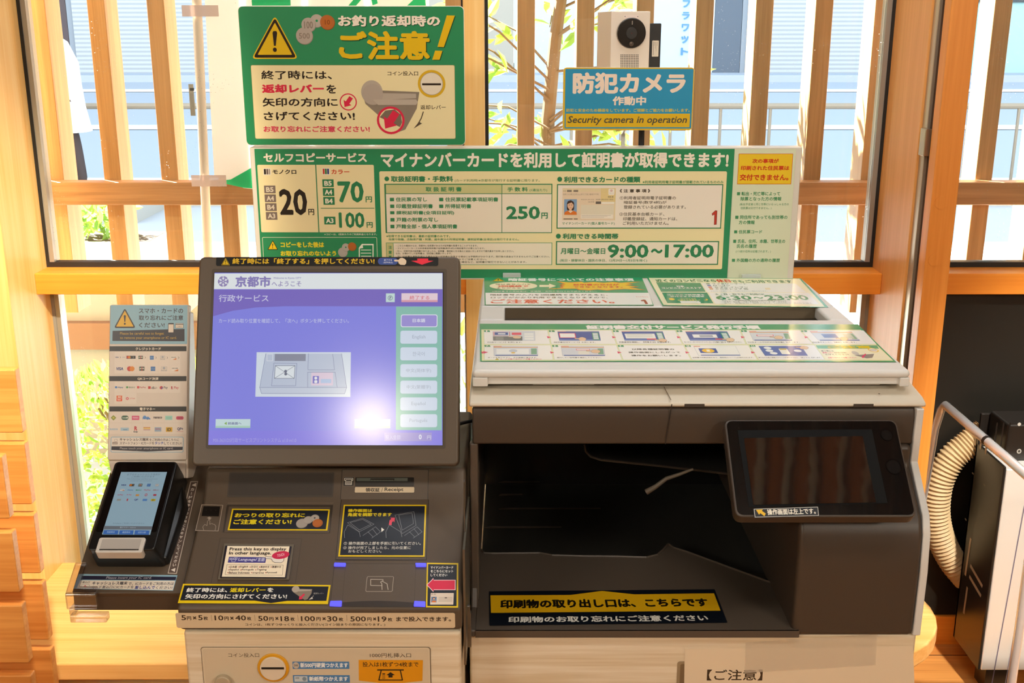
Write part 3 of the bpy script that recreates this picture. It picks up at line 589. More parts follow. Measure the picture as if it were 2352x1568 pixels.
# front sticker: the eleven steps
a = Art(LP, (1090, 740, 4.6118), rough=.14, spec=.25)
E1 = lambda x, y: ((x / 3.6185 + 1480 - 1090) * 4.6118, (y / 3.6185 + 620 - 740) * 4.6118)
def EP(L): return [E1(*p) for p in L]
q = EP([(1775, 462), (2095, 766)]); a.poly(G1, [(55, 16), (q[0][0], q[0][1] - 12), q[1], (60, 416)]); q2 = EP([(1800, 502), (2070, 758)]); a.poly('eceabc', [(72, 78), (q2[0][0], q2[0][1] - 6), (q2[1][0], 408), (76, 408)])
tq = E1(960, 496); a.text('証明書交付サービス発行手順', 1180, 32, tq[0], 74, WH, .06)
NAVY = '3a56a4'; PK = 'e0446e'
xt = [100, 790, 1467, 2140]; xe = [E1(x, 0)[0] for x in (800, 1300, 1830)]
def cellx(i, y):   # separators slant towards the vanishing point of the lid
    T = [(100, 104), (770, 800), (1448, 1500), (2122, 2200)] + [(E1(790, 0)[0], E1(842, 0)[0]), (E1(1290, 0)[0], E1(1400, 0)[0]), (E1(1820, 0)[0], E1(1930, 0)[0])]
    B_ = [(104, 106), (806, 830), (1500, 1560), (2210, 2290)] + [(E1(860, 0)[0], E1(940, 0)[0]), (E1(1410, 0)[0], E1(1500, 0)[0]), (E1(1930, 0)[0], E1(2060, 0)[0])]
    p = T[i] if y < 240 else B_[i]; y0, y1_ = (88, 235) if y < 240 else (243, 400); f = (y - y0) / (y1_ - y0); return p[0] + (p[1] - p[0]) * f
caps = ['【行政サービス】を押します。', '【証明書交付サービス】を押します。', '同意事項を確認し、【同意する】を押します。', 'カードリーダーにマイナンバーカードを置き【次へ】を押してください。', '【お住まいの市区町村の証明書】を押します。', '暗証番号を入力し【確定】を押します。', 'カードを取り外すと、次の画面に進みます。', '発行したい証明書を選択してください。', '', '証明書の印刷が終わると、領収証(レシート)が発行されます。', '取り忘れ注意の画面アナウンスが流れますので、【終了する】を押します。', '']
for k in range(12):
    c = k % 6; ya, yb_ = (88, 232) if k < 6 else (245, 398); g = 16
    A, Bq, Cq, Dq = cellx(c, ya) + (0 if c == 0 else g), cellx(c + 1, ya), cellx(c + 1, yb_), cellx(c, yb_) + (0 if c == 0 else g)
    if k == 11:
        a.poly('5cab7e', [(A, ya), (Bq, ya), (Bq + 25, ya + 38), (A + 25, ya + 38)]); a.text('ご注意', A + 120, ya + 5, Bq - 60, ya + 33, 'e0c828', .05); a.poly('f2edcc', [(A + 25, ya + 38), (Bq + 25, ya + 38), (Cq, yb_), (Dq, yb_)])
        a.text('終了時には', A + 60, 300, A + 190, 314, '4a4a44', .02); a.text('返却レバー', A + 70, 318, A + 190, 332, PK, .03); a.text('を矢印の方向に', A + 195, 318, A + 330, 332, '4a4a44', .02); a.text('さげてください!', A + 100, 338, A + 350, 352, '4a4a44', .02); a.text('お取り忘れにご注意ください!', A + 130, 372, A + 430, 384, PK, .03)
        x = A + 420; a.disc('c8c4bc', x, 330, 34, 22); a.poly('8f8a84', [(x - 10, 352), (x + 200, 338), (x + 180, 380), (x + 120, 386)]); a.disc('e8c030', x + 190, 298, 52, 22); a.disc('eee8e0', x + 190, 298, 42, 17); a.rect('3a342e', x + 155, 296, x + 225, 299); a.arrow(PK, (x + 110, 340), (x + 70, 380), 16, 20, 40)
        continue
    a.poly('8fb59a', [(A - 2, ya - 1), (Bq + 2, ya - 1), (Cq + 2, yb_ + 1), (Dq - 2, yb_ + 1)]); a.poly(WH, [(A, ya), (Bq, ya), (Cq, yb_), (Dq, yb_)])
    a.poly('3c9468', [(A - 2, ya - 1), (A + 58, ya - 1), (A + 66, ya + 17), (A + 4, ya + 17)]); a.text(str(k + 1), A + 20, ya + 1, A + (36 if k < 9 else 48), ya + 15, WH, .05)
    if k not in (0,): mx_ = Dq * .5 + A * .5 - 14; my = (ya + yb_) / 2; a.poly(PK, [(mx_ - 22, my - 12), (mx_ + 26, my), (mx_ - 12, my + 12)])
    if k == 6: a.poly(PK, [(92, 307), (146, 320), (96, 334)])
    w = Bq - A; sx = A + w * .14; ex = A + w * .80; dx = (Dq - A) * .7 if c else 4; sy, ey = ya + 10, ya + (108 if k < 6 else 112)
    sc_ = lambda x, y: (sx + (ex - sx) * x + dx * y, sy + (ey - sy) * y)
    R4 = lambda col, x0, y0, x1, y1: a.poly(col, [sc_(x0, y0), sc_(x1, y0), sc_(x1, y1), sc_(x0, y1)])
    if k == 8:
        for j, (t, l, r) in enumerate((('以降各種証明書の', 1665, 2115), ('操作画面にしたがって', 1630, 2180), ('操作をお願いします。', 1660, 2185))): a.text(t, l, 280 + 33 * j, r, 296 + 33 * j, '4c4c44', .03)
        continue
    R4('8f95a8', -.005, -.01, 1.005, 1.01)
    if k in (1, 2, 3): R4(NAVY, 0, .06, 1, 1); R4('e8a080', 0, 0, .2, .05); R4('6f86c4', .0, .86, 1, 1); R4('4f9a78', .82, .14, .98, .95); [R4('e8f0f4', .84, .2 + i * .1, .96, .27 + i * .1) for i in range(7)]
    elif k == 0: R4('d9dce2', 0, 0, 1, 1); R4('77797c', 0, .55, .7, 1); R4(NAVY, .04, .12, .36, .40); R4('e8556e', .45, .14, .68, .40); R4('dfe3ea', .12, .2, .3, .34); [R4('f4f4f0', .75, .2 + i * .26, .97, .40 + i * .26) for i in range(3)]; [R4('aab0a8', .06, .62 + i * .1, .25, .66 + i * .1) for i in range(4)]
    elif k == 10: R4('4a66b4', 0, 0, 1, 1); [a.disc('eef2f4', *sc_(x, y), 40, 13) for x, y in ((.18, .2), (.18, .48), (.24, .75), (.84, .5))]; R4('f0f0e8', .42, .3, .62, .85); R4('c8b060', .44, .25, .6, .4)
    elif k == 9: R4('f2f2ee', 0, 0, 1, 1); R4('e07848', 0, 0, .15, .06); R4(NAVY, .08, .24, .5, .72); a.disc('f0c030', *sc_(.29, .48), 66, 21); R4('f6f2e4', .25, .38, .33, .58); R4('5a70b0', .06, .9, 1, .98)
    else: R4('d6dae2', 0, 0, 1, 1); R4('e8804c', 0, .0, .18, .06); R4('e0984c', 0, .10, 1, .16); R4('4a64aa', .03, .92, 1, 1); R4('7fae94', .85, .25, .98, .85)
    if k == 1: R4(PK, .02, .2, .42, .72); R4('f6f4ee', .04, .24, .40, .68); a.hand(*sc_(.38, .62), 125, 40)
    if k == 0: a.line(PK, [sc_(.02, .08), sc_(.40, .08), sc_(.40, .50), sc_(.02, .50)], 6, True); a.hand(*sc_(.36, .45), 140, 34)
    if k == 2: R4('f4f4ee', .05, .26, .78, .78); [R4('a8b0a8', .09, .32 + i * .09, .72, .34 + i * .09) for i in range(4)]; R4('e05a6e', .55, .78, .78, .92); a.hand(*sc_(.74, .78), 130, 40)
    if k == 3: R4('f0f2f0', .12, .34, .70, .70); R4('9aa4b4', .28, .42, .60, .62); R4('e05a6e', .62, .80, .84, .92); a.hand(*sc_(.80, .70), 130, 42)
    if k == 4: R4(PK, .14, .38, .58, .54); R4('f6f2ee', .16, .41, .56, .51); a.hand(*sc_(.48, .46), 140, 40)
    if k == 5: R4('6a80b8', .2, .3, .55, .7); R4('b8c8c0', .72, .3, .92, .8); a.hand(*sc_(.5, .6), 130, 40)
    if k == 6: R4('f0f2f2', .06, .3, .80, .82); a.disc('c4ccd8', *sc_(.44, .50), 45, 17); a.disc('e8b850', *sc_(.44, .70), 22, 7)
    if k == 7: R4(PK, .34, .28, .66, .44); R4('f6f2ee', .35, .31, .65, .41); [R4('ece8d4', .38, .52 + i * .12, .64, .60 + i * .12) for i in range(3)]; a.hand(*sc_(.58, .34), 150, 40)
    if k == 10: a.hand(*sc_(.86, -.02), 140, 36)
    t = caps[k]; x0 = Dq * .6 + A * .4 + 36; a.text(t, x0, yb_ - 27 if k > 5 else yb_ - 24, min(x0 + 26 * len(t), Cq - 20) if len(t) < 22 else Cq - 40, yb_ - 15 if k > 5 else yb_ - 12, '4a4a44', .01)
    if k == 6: a.text('カードの取り忘れにご注意ください!', 270, 386, 706, 398, 'd83868', .03); a.warn(215, 384, 262, 399)
a.build('steps_sticker', lo)
# operation panel
TPl = Pl((0, 1.33, 1.005), ey=(0, .0758, .0665)); tp_ = MB(); a = Art(TPl); e = a.box(1676, 966, 2082, 1190)
E2 = [TPl.at(1690, 1192), TPl.at(2106, 1181), TPl.at(2058, 963), TPl.at(1664, 967)]
x0, x1, y0, y1_ = E2[0][0], E2[1][0], E2[0][1] + .003, E2[2][1]
op = MB(); op.slab(TPl, rrect(x0, y0, x1, y1_, .010), -.020, 0, BR).build('operation_panel', cp, bevel=.0025); op = bpy.data.objects['operation_panel']
MB().slab(TPl, rrect(x0 + .003, y0 + .003, x1 - .003, y1_ - .003, .008), 0, .0008, M('0f0d0c', .14, coat=.5)).build('glass_face', op)
a = Art(TPl, (1600, 880, 3.7327), rough=.3, z=.001)
gp = M('080707', .6, .15); a.poly(gp, [(350, 405), (1500, 398), (1635, 1030), (448, 1062)]); a.poly(M('0a0909', .6, .15), [(350, 405), (1500, 398), (1425, 456), (405, 474)]); a.poly(M('0d0c0b', .6, .15), [(1500, 398), (1635, 1030), (1530, 1020), (1425, 456)])
a.build('screen_bezel', op)
dm = bpy.data.materials.new('dark_touch_screen'); dm.use_nodes = True; nt = dm.node_tree; p = nt.nodes['Principled BSDF']; p.inputs['Base Color'].default_value = lin('#1d1613'); p.inputs['Roughness'].default_value = .04; p.inputs['Specular IOR Level'].default_value = 1.0; p.inputs['IOR'].default_value = 2.3
wv = nt.nodes.new('ShaderNodeTexNoise'); wv.inputs['Scale'].default_value = 12; tc = nt.nodes.new('ShaderNodeTexCoord'); nt.links.new(tc.outputs['Object'], wv.inputs['Vector']); b = nt.nodes.new('ShaderNodeBump'); b.inputs['Strength'].default_value = .12; b.inputs['Distance'].default_value = .002
nt.links.new(wv.outputs['Fac'], b.inputs['Height']); nt.links.new(b.outputs['Normal'], p.inputs['Normal'])
a = Art(TPl, (1600, 880, 3.7327), z=.0016); a.poly(dm, [(405, 474), (1420, 457), (1535, 1025), (484, 1045)]); a.build('touch_screen', op)
for u, v, r in ((2036, 999, 14), (2052, 1072, 18)):
    a = Art(TPl, rough=.15, z=.0012); a.disc('0a0909', u, v, r); a.disc('171514', u, v + 1, r * .85); a.build('dimple_button', op)
a = Art(TPl, (1600, 880, 3.7327), z=.0012); a.poly('10141c', [(482, 1078), (1040, 1058), (1052, 1140), (492, 1158)]); a.line('d9d4c8', [(492, 1082), (1036, 1064), (1044, 1136), (500, 1150)], 4, True)
a.poly('e8b81c', [(508, 1088), (566, 1084), (558, 1096), (592, 1120), (580, 1142), (544, 1116), (534, 1130)]); l, r = Vector(a.P(604, 1108)), Vector(a.P(1018, 1098)); a.put('操作画面は左上です。', l, r, .0085, 'efe8d8', .03); a.build('direction_sticker', op)
# output sticker on the sill
SP = Pl((0, 1.386, .8126), ey=(0, 1, 0)); a = Art(SP, (1060, 1240, 2.138), rough=.3)
a.poly('10151e', [(135, 252), (1243, 242), (1306, 406), (137, 420)]); a.poly('e3b013', [(142, 272), (535, 270), (690, 250), (850, 267), (1240, 262), (1272, 347), (145, 358)])
l, r = Vector(a.P(190, 315)), Vector(a.P(1210, 306)); a.put('印刷物の取り出し口は、こちらです', l, r, abs(a.P(600, 292)[1] - a.P(600, 335)[1]), '17140e', .05)
l, r = Vector(a.P(230, 391)), Vector(a.P(1210, 382)); a.put('印刷物のお取り忘れにご注意ください', l, r, abs(a.P(600, 372)[1] - a.P(600, 402)[1]), 'e8e4da', .035); a.build('output_sticker', cp)
# handle dent on the cabinet front
FP = Pl((0, 1.386, 0)); a = Art(FP, rough=.5, z=.0004); a.rect('9a8668', 1553, 1518, 1590, 1640, 6); a.rect('7a6448', 1560, 1524, 1592, 1640, 4); a.build('door_grip', cp)
nt_ = thing('laminated_notice', 'white laminated paper notice taped to the copier cabinet front, bottom right', 'notice', (.46, 1.384, .5))
a = Art(FP, (1060, 1240, 2.138), rough=.12, z=.0006, coat=.5); a.poly(M('ead9bd', .25, coat=.6), [(1096, 533), (2216, 518), (2232, 900), (1090, 900)]); a.text('【ご注意】', 1205, 634, 1478, 688, '3a2f26', .015); a.build('sheet', nt_)
a = Art(FP, (1060, 1240, 2.138), rough=.35, z=.0012); a.poly(M('e6d8c2', .4, alpha=.45), [(1395, 500), (2040, 458), (2032, 612), (1390, 650)]); a.build('tape', nt_)
# ------------------------------------------------------------------ kiosk
KX0, KX1 = -.4385, -.0655
kp = thing('payment_kiosk', 'brown self-service payment kiosk with a tilted touch monitor and yellow notices', 'kiosk', (-.25, 1.5, 0))
KB = M('594b3d', .45, grain=.15); KBd = M('3f352c', .45, grain=.12)
MB().box(KX0 + .004, KX1 - .002, 1.297, 1.72, 0.02, .8585, WG).build('cabinet', kp, bevel=.005)
c30, s30 = math.cos(math.radians(30)), math.sin(math.radians(30))
mb = MB(); mb.xprof([(1.294, .8605), (1.292, .895), (1.442, .9815), (1.47, 1.018), (1.72, 1.018), (1.72, .8605)], KX0, KX1, KB); con = mb.build('console', kp, bevel=.006, seg=3)
MB().box(-.36, -.14, 1.575, 1.64, 1.018, 1.25, KB).build('monitor_stand', kp, bevel=.006)
KL = Pl((0, 1.292, .895), ey=(0, .150, .0865)); KU = Pl((0, 1.442, .9815), ey=(0, .028, .0365)); KF = Pl((0, 1.293, .88), ey=(0, -.002, .0345)); KC = Pl((0, 1.297, 0))
fr = (400, 1060, 3.4588); YL = 'e8c818'; DN = '20242e'; WT = 'f0ece2'
mb = MB()
a = Art(KU, fr, rough=.5); a.rect('40362d', 430, 85, 1268, 282, 10); a.rect('352c25', 440, 95, 1258, 268, 8); a.build('recess', con)
a = Art(KU, fr); a.rect('2a231d', 1326, 62, 2020, 300); a.rect(KB, 1331, 66, 2015, 300); a.build('printer_cover', con)
a = Art(KU, fr, rough=.35, z=.0006); a.rect('16130f', 1440, 125, 1905, 195, 6); a.rect('5b6058', 1450, 130, 1855, 155); a.rect('2b2620', 1560, 134, 1750, 150); [a.rect('7f8478', 1565 + 12 * i, 146, 1570 + 12 * i, 152) for i in range(15)]
a.poly('2e2720', [(1440, 165), (1905, 165), (1905, 190), (1440, 190)]); a.build('receipt_slot', con)
a = Art(KU, fr, rough=.4, z=.0006); a.frame('7a6a58', '3a3129', 1342, 118, 1432, 198, 3, 10); a.frame(WT, '3a3129', 1352, 130, 1422, 152, 4, 4); a.frame(WT, '3a3129', 1362, 140, 1412, 184, 4); [a.rect(WT, 1368, 155 + i * 8, 1406, 158 + i * 8) for i in range(3)]
a.rect('d8c4a4', 1436, 202, 1908, 246, 8); a.text('領収証', 1520, 208, 1634, 240, '241d16', .03); a.text('/', 1646, 208, 1658, 240, '241d16'); a.text('Receipt', 1672, 206, 1822, 243, '241d16', .02); a.build('receipt_label', con)
a = Art(KL, fr); a.poly('2a231d', [(1326, 300), (2024, 300), (2006, 784), (1280, 784)]); a.poly(KB, [(1330, 300), (2019, 300), (2000, 778), (1286, 776)]); a.build('paper_door', con)
a = Art(KL, fr, rough=.5, z=.0004)
a.poly('6b5c4c', [(428, 325), (1268, 325), (1262, 336), (424, 336)]); a.poly('3a3028', [(420, 345), (1262, 345), (1238, 568), (386, 562)]); a.poly(KB, [(436, 356), (1240, 360), (1232, 566), (398, 562)]); a.build('return_cover', con)
# yellow framed change sticker
def ystick(name, o, i_, parent, frx=fr, pl=KL, z=.0009):
    a = Art(pl, frx, rough=.3, z=z); a.poly(YL, o); a.poly(DN, i_); a.nm = name; a.pr = parent; return a
a = ystick('change_sticker', [(462, 376), (1238, 381), (1218, 550), (426, 547)], [(472, 386), (1226, 391), (1206, 540), (440, 537)], con)
a.text('おつりの取り忘れに', 482, 410, 1040, 446, 'e6d020', .04); a.text('ご注意ください!', 472, 460, 935, 500, 'e6d020', .04); a.coins([(1015, 492, 45, 'a89e94', None), (1065, 466, 36, 'b0a69c', None), (1118, 452, 34, 'b4aaa0', DN), (1140, 492, 40, 'b8672c', None)], .8); a.build('change_sticker', con)
# monitor angle sticker
a = ystick('angle_sticker', [(1348, 345), (2004, 345), (1990, 758), (1304, 756)], [(1358, 355), (1992, 355), (1978, 747), (1318, 745)], con)
a.text('操作画面は', 1382, 378, 1574, 404, 'e6d020', .04); a.text('角度を調節できます', 1380, 408, 1730, 438, 'e6d020', .04)
g = '8c8e92'
for dx in (0, 330):
    a.line(g, [(1355 + dx, 608), (1352 + dx, 560), (1380 + dx, 505), (1470 + dx, 560), (1480 + dx, 600)], 3); a.line(g, [(1500 + dx, 590), (1600 + dx, 520), (1640 + dx, 560), (1570 + dx, 610)], 3); a.line(g, [(1540 + dx, 560), (1580 + dx, 600)], 3); a.line(g, [(1575 + dx, 535), (1615 + dx, 585)], 3)
a.line(g, [(1378, 488), (1498, 452), (1588, 500), (1472, 560)], 3, True); a.line(g, [(1398, 488), (1498, 462), (1566, 500), (1472, 546)], 3, True)
a.line(g, [(1755, 428), (1905, 400), (1922, 510), (1812, 575)], 3, True); a.line(g, [(1785, 428), (1890, 412), (1902, 495), (1812, 548)], 3, True)
a.poly('e84a62', [(1706, 505), (1712, 470), (1726, 458), (1718, 448), (1754, 448), (1750, 486), (1742, 474), (1730, 486), (1728, 508)]); a.poly(WT, [(1647, 526), (1670, 543), (1647, 562)])
a.text('① 操作画面の上部を手前に引いてください。', 1348, 638, 1960, 664, 'ddd8cc', .012); a.text('② 操作が完了しましたら、元の位置に', 1344, 674, 1880, 698, 'ddd8cc', .012); a.text('おもどしください。', 1384, 702, 1648, 726, 'ddd8cc', .012); a.build('angle_sticker', con)
# touch switch
a = Art(KL, fr, rough=.35, z=.0006); a.poly('a8998a', [(218, 342), (390, 346), (352, 555), (168, 550)]); a.poly(KB, [(222, 346), (384, 350), (348, 550), (174, 545)]); a.poly('15110e', [(234, 356), (366, 358), (356, 437), (218, 434)])
for i in range(3): a.disc('3a3430', 256 + i * 38, 388, 4)
a.poly('a8998a', [(280, 438), (302, 452), (290, 452), (290, 462), (272, 462), (272, 452), (258, 452)]); a.line('a8998a', [(236, 545), (228, 520), (244, 500), (262, 510), (266, 474), (276, 466), (286, 474), (284, 500), (300, 492), (312, 500), (322, 500), (332, 516), (326, 548)], 3.5); a.build('sensor_switch', con)
# language key
a = Art(KL, fr, rough=.5, z=.0003); a.poly('4a3f34', [(364, 605), (1016, 612), (966, 970), (290, 968)]); a.poly(KB, [(370, 610), (1010, 616), (960, 968), (298, 966)]); a.build('key_plate', con)
a = Art(KL, fr); mb = MB(); mb.slab(KL, [a.P(400, 660), a.P(955, 668), a.P(915, 948), a.P(350, 946)], 0, .004, M('6f6558', .25)); mb.slab(KL, [a.P(412, 682), a.P(938, 688), a.P(895, 942), a.P(370, 938)], .004, .0055, M('241f2a', .3)); lk = mb.build('language_key', con, bevel=.0012)
a = Art(KL, fr, rough=.3, z=.0058); a.poly('f8e8cc', [(430, 688), (922, 692), (885, 936), (385, 932)])
a.text('Press this key to display', 446, 700, 896, 732, '1f1a16', .03); a.text('In other language.', 442, 732, 776, 764, '1f1a16', .03); a.poly('4f4a94', [(442, 774), (738, 778), (730, 822), (432, 820)]); a.text('Language/', 517, 784, 664, 812, 'cfd0e6', .02); a.text('言語', 670, 782, 725, 811, 'cfd0e6', .02)
a.frame('cfd0e6', '4f4a94', 447, 784, 478, 798, 3, 3); a.frame('cfd0e6', '4f4a94', 480, 780, 508, 798, 3, 3); a.text('あ', 452, 786, 470, 796, 'cfd0e6'); a.text('A', 488, 783, 502, 796, 'cfd0e6', .02); a.frame('cfd0e6', '4f4a94', 462, 796, 494, 816, 3, 8)
a.hand(728, 752, 150, 70, 'efe6da', '6a5a50'); 
l, r = Vector(a.P(812, 770)), Vector(a.P(892, 752)); a.loc('d23055', [((l.x + r.x) / 2 + .0115 * math.cos(i * .3142) - .002 * math.sin(i * .3142), (l.y + r.y) / 2 + .006 * math.sin(i * .3142) + .0022 * math.cos(i * .3142)) for i in range(20)]); a.put('TOUCH', l + (r - l) * .15, r - (r - l) * .15, .0045, 'f6c8d0', .02)
a.line('6a5648', [(426, 836), (872, 840), (864, 920), (412, 916)], 2.5, True)
rd = 'b8402c'
for j, L in enumerate(([('日本語', 440, 505), ('English', 517, 594), ('한국어', 606, 668), ('简体中文', 680, 762), ('繁體中文', 773, 856)], [('Español', 436, 520), ('Português', 533, 638), ('Tagalog', 651, 740)], [('Bahasa Indonesia', 430, 606), ('ภาษาไทย', 619, 718), ('Русский', 729, 822)])):
    for t, l, r in L: y = 846 + j * 23; a.disc(rd, l + 4, y + 9, 4.5, 3.6); a.text(t, l + 11, y, r, y + 17, '4a3228', .02)
a.build('key_sheet', lk)
# lever notice
a = ystick('lever_sticker', [(72, 972), (1244, 982), (1222, 1134), (30, 1126)], [(82, 985), (1228, 994), (1210, 1108), (900, 1108), (770, 1126), (640, 1106), (48, 1104)], con)
a.text('終了時には、', 100, 1004, 425, 1040, WT, .035); a.text('返却レバー', 445, 1004, 728, 1040, 'e6d020', .04); a.text('を', 742, 1004, 790, 1038, WT, .035); a.text('矢印の方向にさげてください!', 90, 1053, 898, 1092, WT, .035)
def lever(a, x, y, k, ky, arrow=True, cols=('b5a898', '8a7d6e')):
    T = lambda p: (x + p[0] * k, y + p[1] * ky)
    a.poly(cols[1], [T(p) for p in ((10, 52), (80, 30), (270, 36), (258, 95), (205, 170), (170, 180), (20, 78))]); a.poly(cols[0], [T(p) for p in ((30, 42), (90, 40), (255, 42), (255, 58), (60, 66))]); a.disc(cols[0], x + 50 * k, y + 36 * ky, 50 * k, 42 * ky)
lever(a, 936, 994, .6, .6); a.arrow('e03252', (1036, 1054), (992, 1098), 14, 24, 38); a.text('返却レバー', 1108, 1042, 1190, 1056, 'b8b4ac'); a.line('cfc8bc', [(1108, 1066), (1095, 1086), (1078, 1098)], 3); a.poly('cfc8bc', [(1070, 1100), (1096, 1076), (1104, 1092)]); a.build('lever_sticker', con)
# card reader plate with blue lights
a = Art(KL, fr, rough=.45, z=.0004); a.poly('3f352b', [(1272, 808), (2008, 812), (1996, 1156), (1236, 1152)]); a.poly(KB, [(1276, 812), (2004, 816), (1992, 1152), (1242, 1148)]); a.line('40362c', [(1360, 840), (1336, 1106)], 2.5); a.line('40362c', [(1920, 840), (1908, 1106)], 2.5)
a.poly('33281f', [(1336, 1118), (1500, 1108), (1620, 1106), (1760, 1110), (1906, 1120), (1906, 1152), (1336, 1150)]); 
a.frame('b3a595', '594b3d', 1526, 912, 1740, 1034, 3.5, 12); a.line('c4b8a8', [(1650, 978), (1652, 986), (1562, 984), (1562, 936), (1660, 938), (1658, 950)], 5); a.line('c4b8a8', [(1652, 1018), (1650, 970), (1640, 958), (1652, 950), (1692, 972), (1700, 1018)], 5); a.build('card_reader', con)
blu = M('4a48ff', .3, emit=1.7)
for q in ([(1276, 812), (1366, 814), (1362, 838), (1270, 836)], [(1918, 814), (2004, 816), (2002, 840), (1922, 840)], [(1244, 1116), (1334, 1114), (1330, 1156), (1236, 1152)], [(1910, 1116), (1996, 1120), (1996, 1158), (1904, 1154)]):
    mb = MB(); mb.slab(KL, [a.P(*p) for p in q], .0006, .004, blu); mb.build('blue_light', con, bevel=.0008)
a = ystick('card_sticker', [(2008, 805), (2258, 808), (2256, 1162), (2000, 1160)], [(2018, 816), (2246, 820), (2244, 1150), (2012, 1148)], con)
for j, (t, r) in enumerate((('マイナンバーカード', 2218), ('をこちらにセット', 2218), ('してください', 2170))): a.text(t, 2038, 832 + 30 * j, r, 854 + 30 * j, WT, .03)
a.arrow('f0d0d4', (2236, 982), (2004, 982), 82, 56, 112); a.arrow('e02a50', (2230, 982), (2012, 982), 72, 50, 98); a.rect('e8d6c4', 2036, 1046, 2220, 1138, 4); a.rect('6f8fb4', 2042, 1076, 2086, 1120); a.disc('4a3028', 2064, 1090, 12, 10); a.disc('e8b898', 2064, 1092, 8, 7); a.rect('e07838', 2048, 1106, 2080, 1120); [a.rect('a89888', 2100, 1080 + 10 * i, 2210, 1083 + 10 * i) for i in range(4)]; a.rect('5a5048', 2150, 1080, 2168, 1088); a.text('氏名', 2042, 1050, 2080, 1062, '6a5a50'); a.build('card_sticker', con)
# coin limits label on the console front
a = Art(KF, fr, rough=.4, z=.0006); a.rect('ddc9a8', 16, 1198, 2232, 1318, 16); bk = '3a2a1e'
for t, l, r, tp2, bt, bo in (('5', 58, 96, 1216, 1256, .018), ('円', 102, 136, 1226, 1256, .03), ('×', 150, 178, 1226, 1250, .04), ('5', 192, 228, 1216, 1256, .018), ('枚', 234, 270, 1226, 1256, .03), ('10', 322, 392, 1218, 1258, .018), ('円', 400, 434, 1228, 1258, .03), ('×', 446, 474, 1228, 1252, .04), ('40', 486, 572, 1218, 1258, .018), ('枚', 580, 614, 1228, 1258, .03),
    ('50', 668, 748, 1222, 1262, .018), ('円', 756, 790, 1232, 1262, .03), ('×', 804, 830, 1230, 1254, .04), ('18', 846, 914, 1224, 1264, .018), ('枚', 924, 958, 1232, 1262, .03), ('100', 1008, 1120, 1224, 1264, .018), ('円', 1130, 1164, 1232, 1262, .03), ('×', 1178, 1206, 1232, 1256, .04), ('30', 1216, 1298, 1224, 1266, .018), ('枚', 1308, 1344, 1234, 1264, .03),
    ('500', 1400, 1524, 1226, 1266, .018), ('円', 1534, 1568, 1234, 1264, .03), ('×', 1580, 1606, 1234, 1258, .04), ('19', 1618, 1688, 1226, 1268, .018), ('枚', 1698, 1734, 1236, 1266, .03), ('まで投入できます。', 1764, 2200, 1228, 1266, .03)): a.text(t, l, tp2, r, bt, bk, bo)
for x in (296, 640, 982, 1370): a.rect('a08a70', x, 1214, x + 3, 1262)
a.text('コインは、1枚ずつゆっくりと投入ください(コイン詰まりの原因になります。)', 566, 1280, 1678, 1304, bk, .015); a.build('coin_limit_label', con)
# coin and note panel on the cabinet
fb = (390, 1380, 3.36); a = Art(KC, fb, rough=.45, z=.0005); a.rect('6a5a48', 266, 352, 2020, 1000, 22); a.rect('d8c8ac', 270, 356, 2014, 1000, 20); a.rect('e0d2b8', 278, 362, 2008, 1000, 18); a.rect('d6c6aa', 282, 367, 2004, 1000, 16); a.build('payment_plate', kp)
a = Art(KC, fb, rough=.4, z=.0009); a.text('コイン投入口', 452, 398, 690, 430, '6a5846'); a.build('coin_label', kp); a = Art(KC, fb, rough=.4, z=.0009); a.text('1000円札挿入口', 1545, 398, 1862, 432, '5a4838'); a.build('note_label', kp); a = Art(KC, fb, rough=.4, z=.0009)
a.rect('4f86bc', 948, 464, 1386, 520, 3); a.coins([(975, 492, 24, 'c8c0b4', None)]); a.text('500', 960, 484, 990, 500, '4a443c', .02); a.text('新500円硬貨つかえます', 1008, 472, 1376, 510, 'f0f4f6', .04)
a.build('new_coin_sticker', kp); a = Art(KC, fb, rough=.4, z=.0009); a.rect('4f86bc', 952, 568, 1390, 626, 3); a.rect('c6d2d8', 962, 576, 1064, 618); a.disc('7f96a8', 1040, 597, 16); a.text('1000', 968, 584, 1000, 596, '5a6a78', .02); a.text('新紙幣つかえます', 1076, 578, 1376, 614, 'f0f4f6', .04)
a.build('new_note_sticker', kp); a = Art(KC, fb, rough=.4, z=.0009); a.poly('e59a14', [(1458, 450), (1954, 452), (1950, 612), (1800, 628), (1620, 628), (1460, 610)]); a.text('投入は1枚ずつ4枚まで', 1488, 466, 1920, 504, '3a2c18', .015)
a.line('2a2016', [(1604, 528), (1804, 528)], 11); a.line('2a2016', [(1632, 532), (1614, 606), (1796, 606), (1780, 532)], 9); a.poly('2a2016', [(1704, 544), (1738, 568), (1720, 568), (1720, 586), (1688, 586), (1688, 568), (1672, 568)]); a.vtext('1000', (1652, 558), (1652, 594), 22, 9, '2a2016')
a.build('note_count_label', kp)
def cyl(name, pl, c, r, z0, z1, m, parent, bev=.001):
    return MB().slab(pl, [(c[0] + r * math.cos(i * .157), c[1] + r * math.sin(i * .157)) for i in range(40)], z0, z1, m).build(name, parent, bevel=bev)
c = a.P(801, 508); k = abs(a.P(900, 508)[0] - a.P(800, 508)[0]) / 100
cyl('coin_ring', KC, c, 122 * k, 0, .003, M('e0a01e', .35), kp); cyl('coin_disc', KC, c, 100 * k, 0, .0055, M('e2d3bc', .4), kp)
q = Art(KC, fb, rough=.5, z=.0058); q.rect('120d0a', 714, 492, 888, 508, 2); q.build('coin_slot', kp)
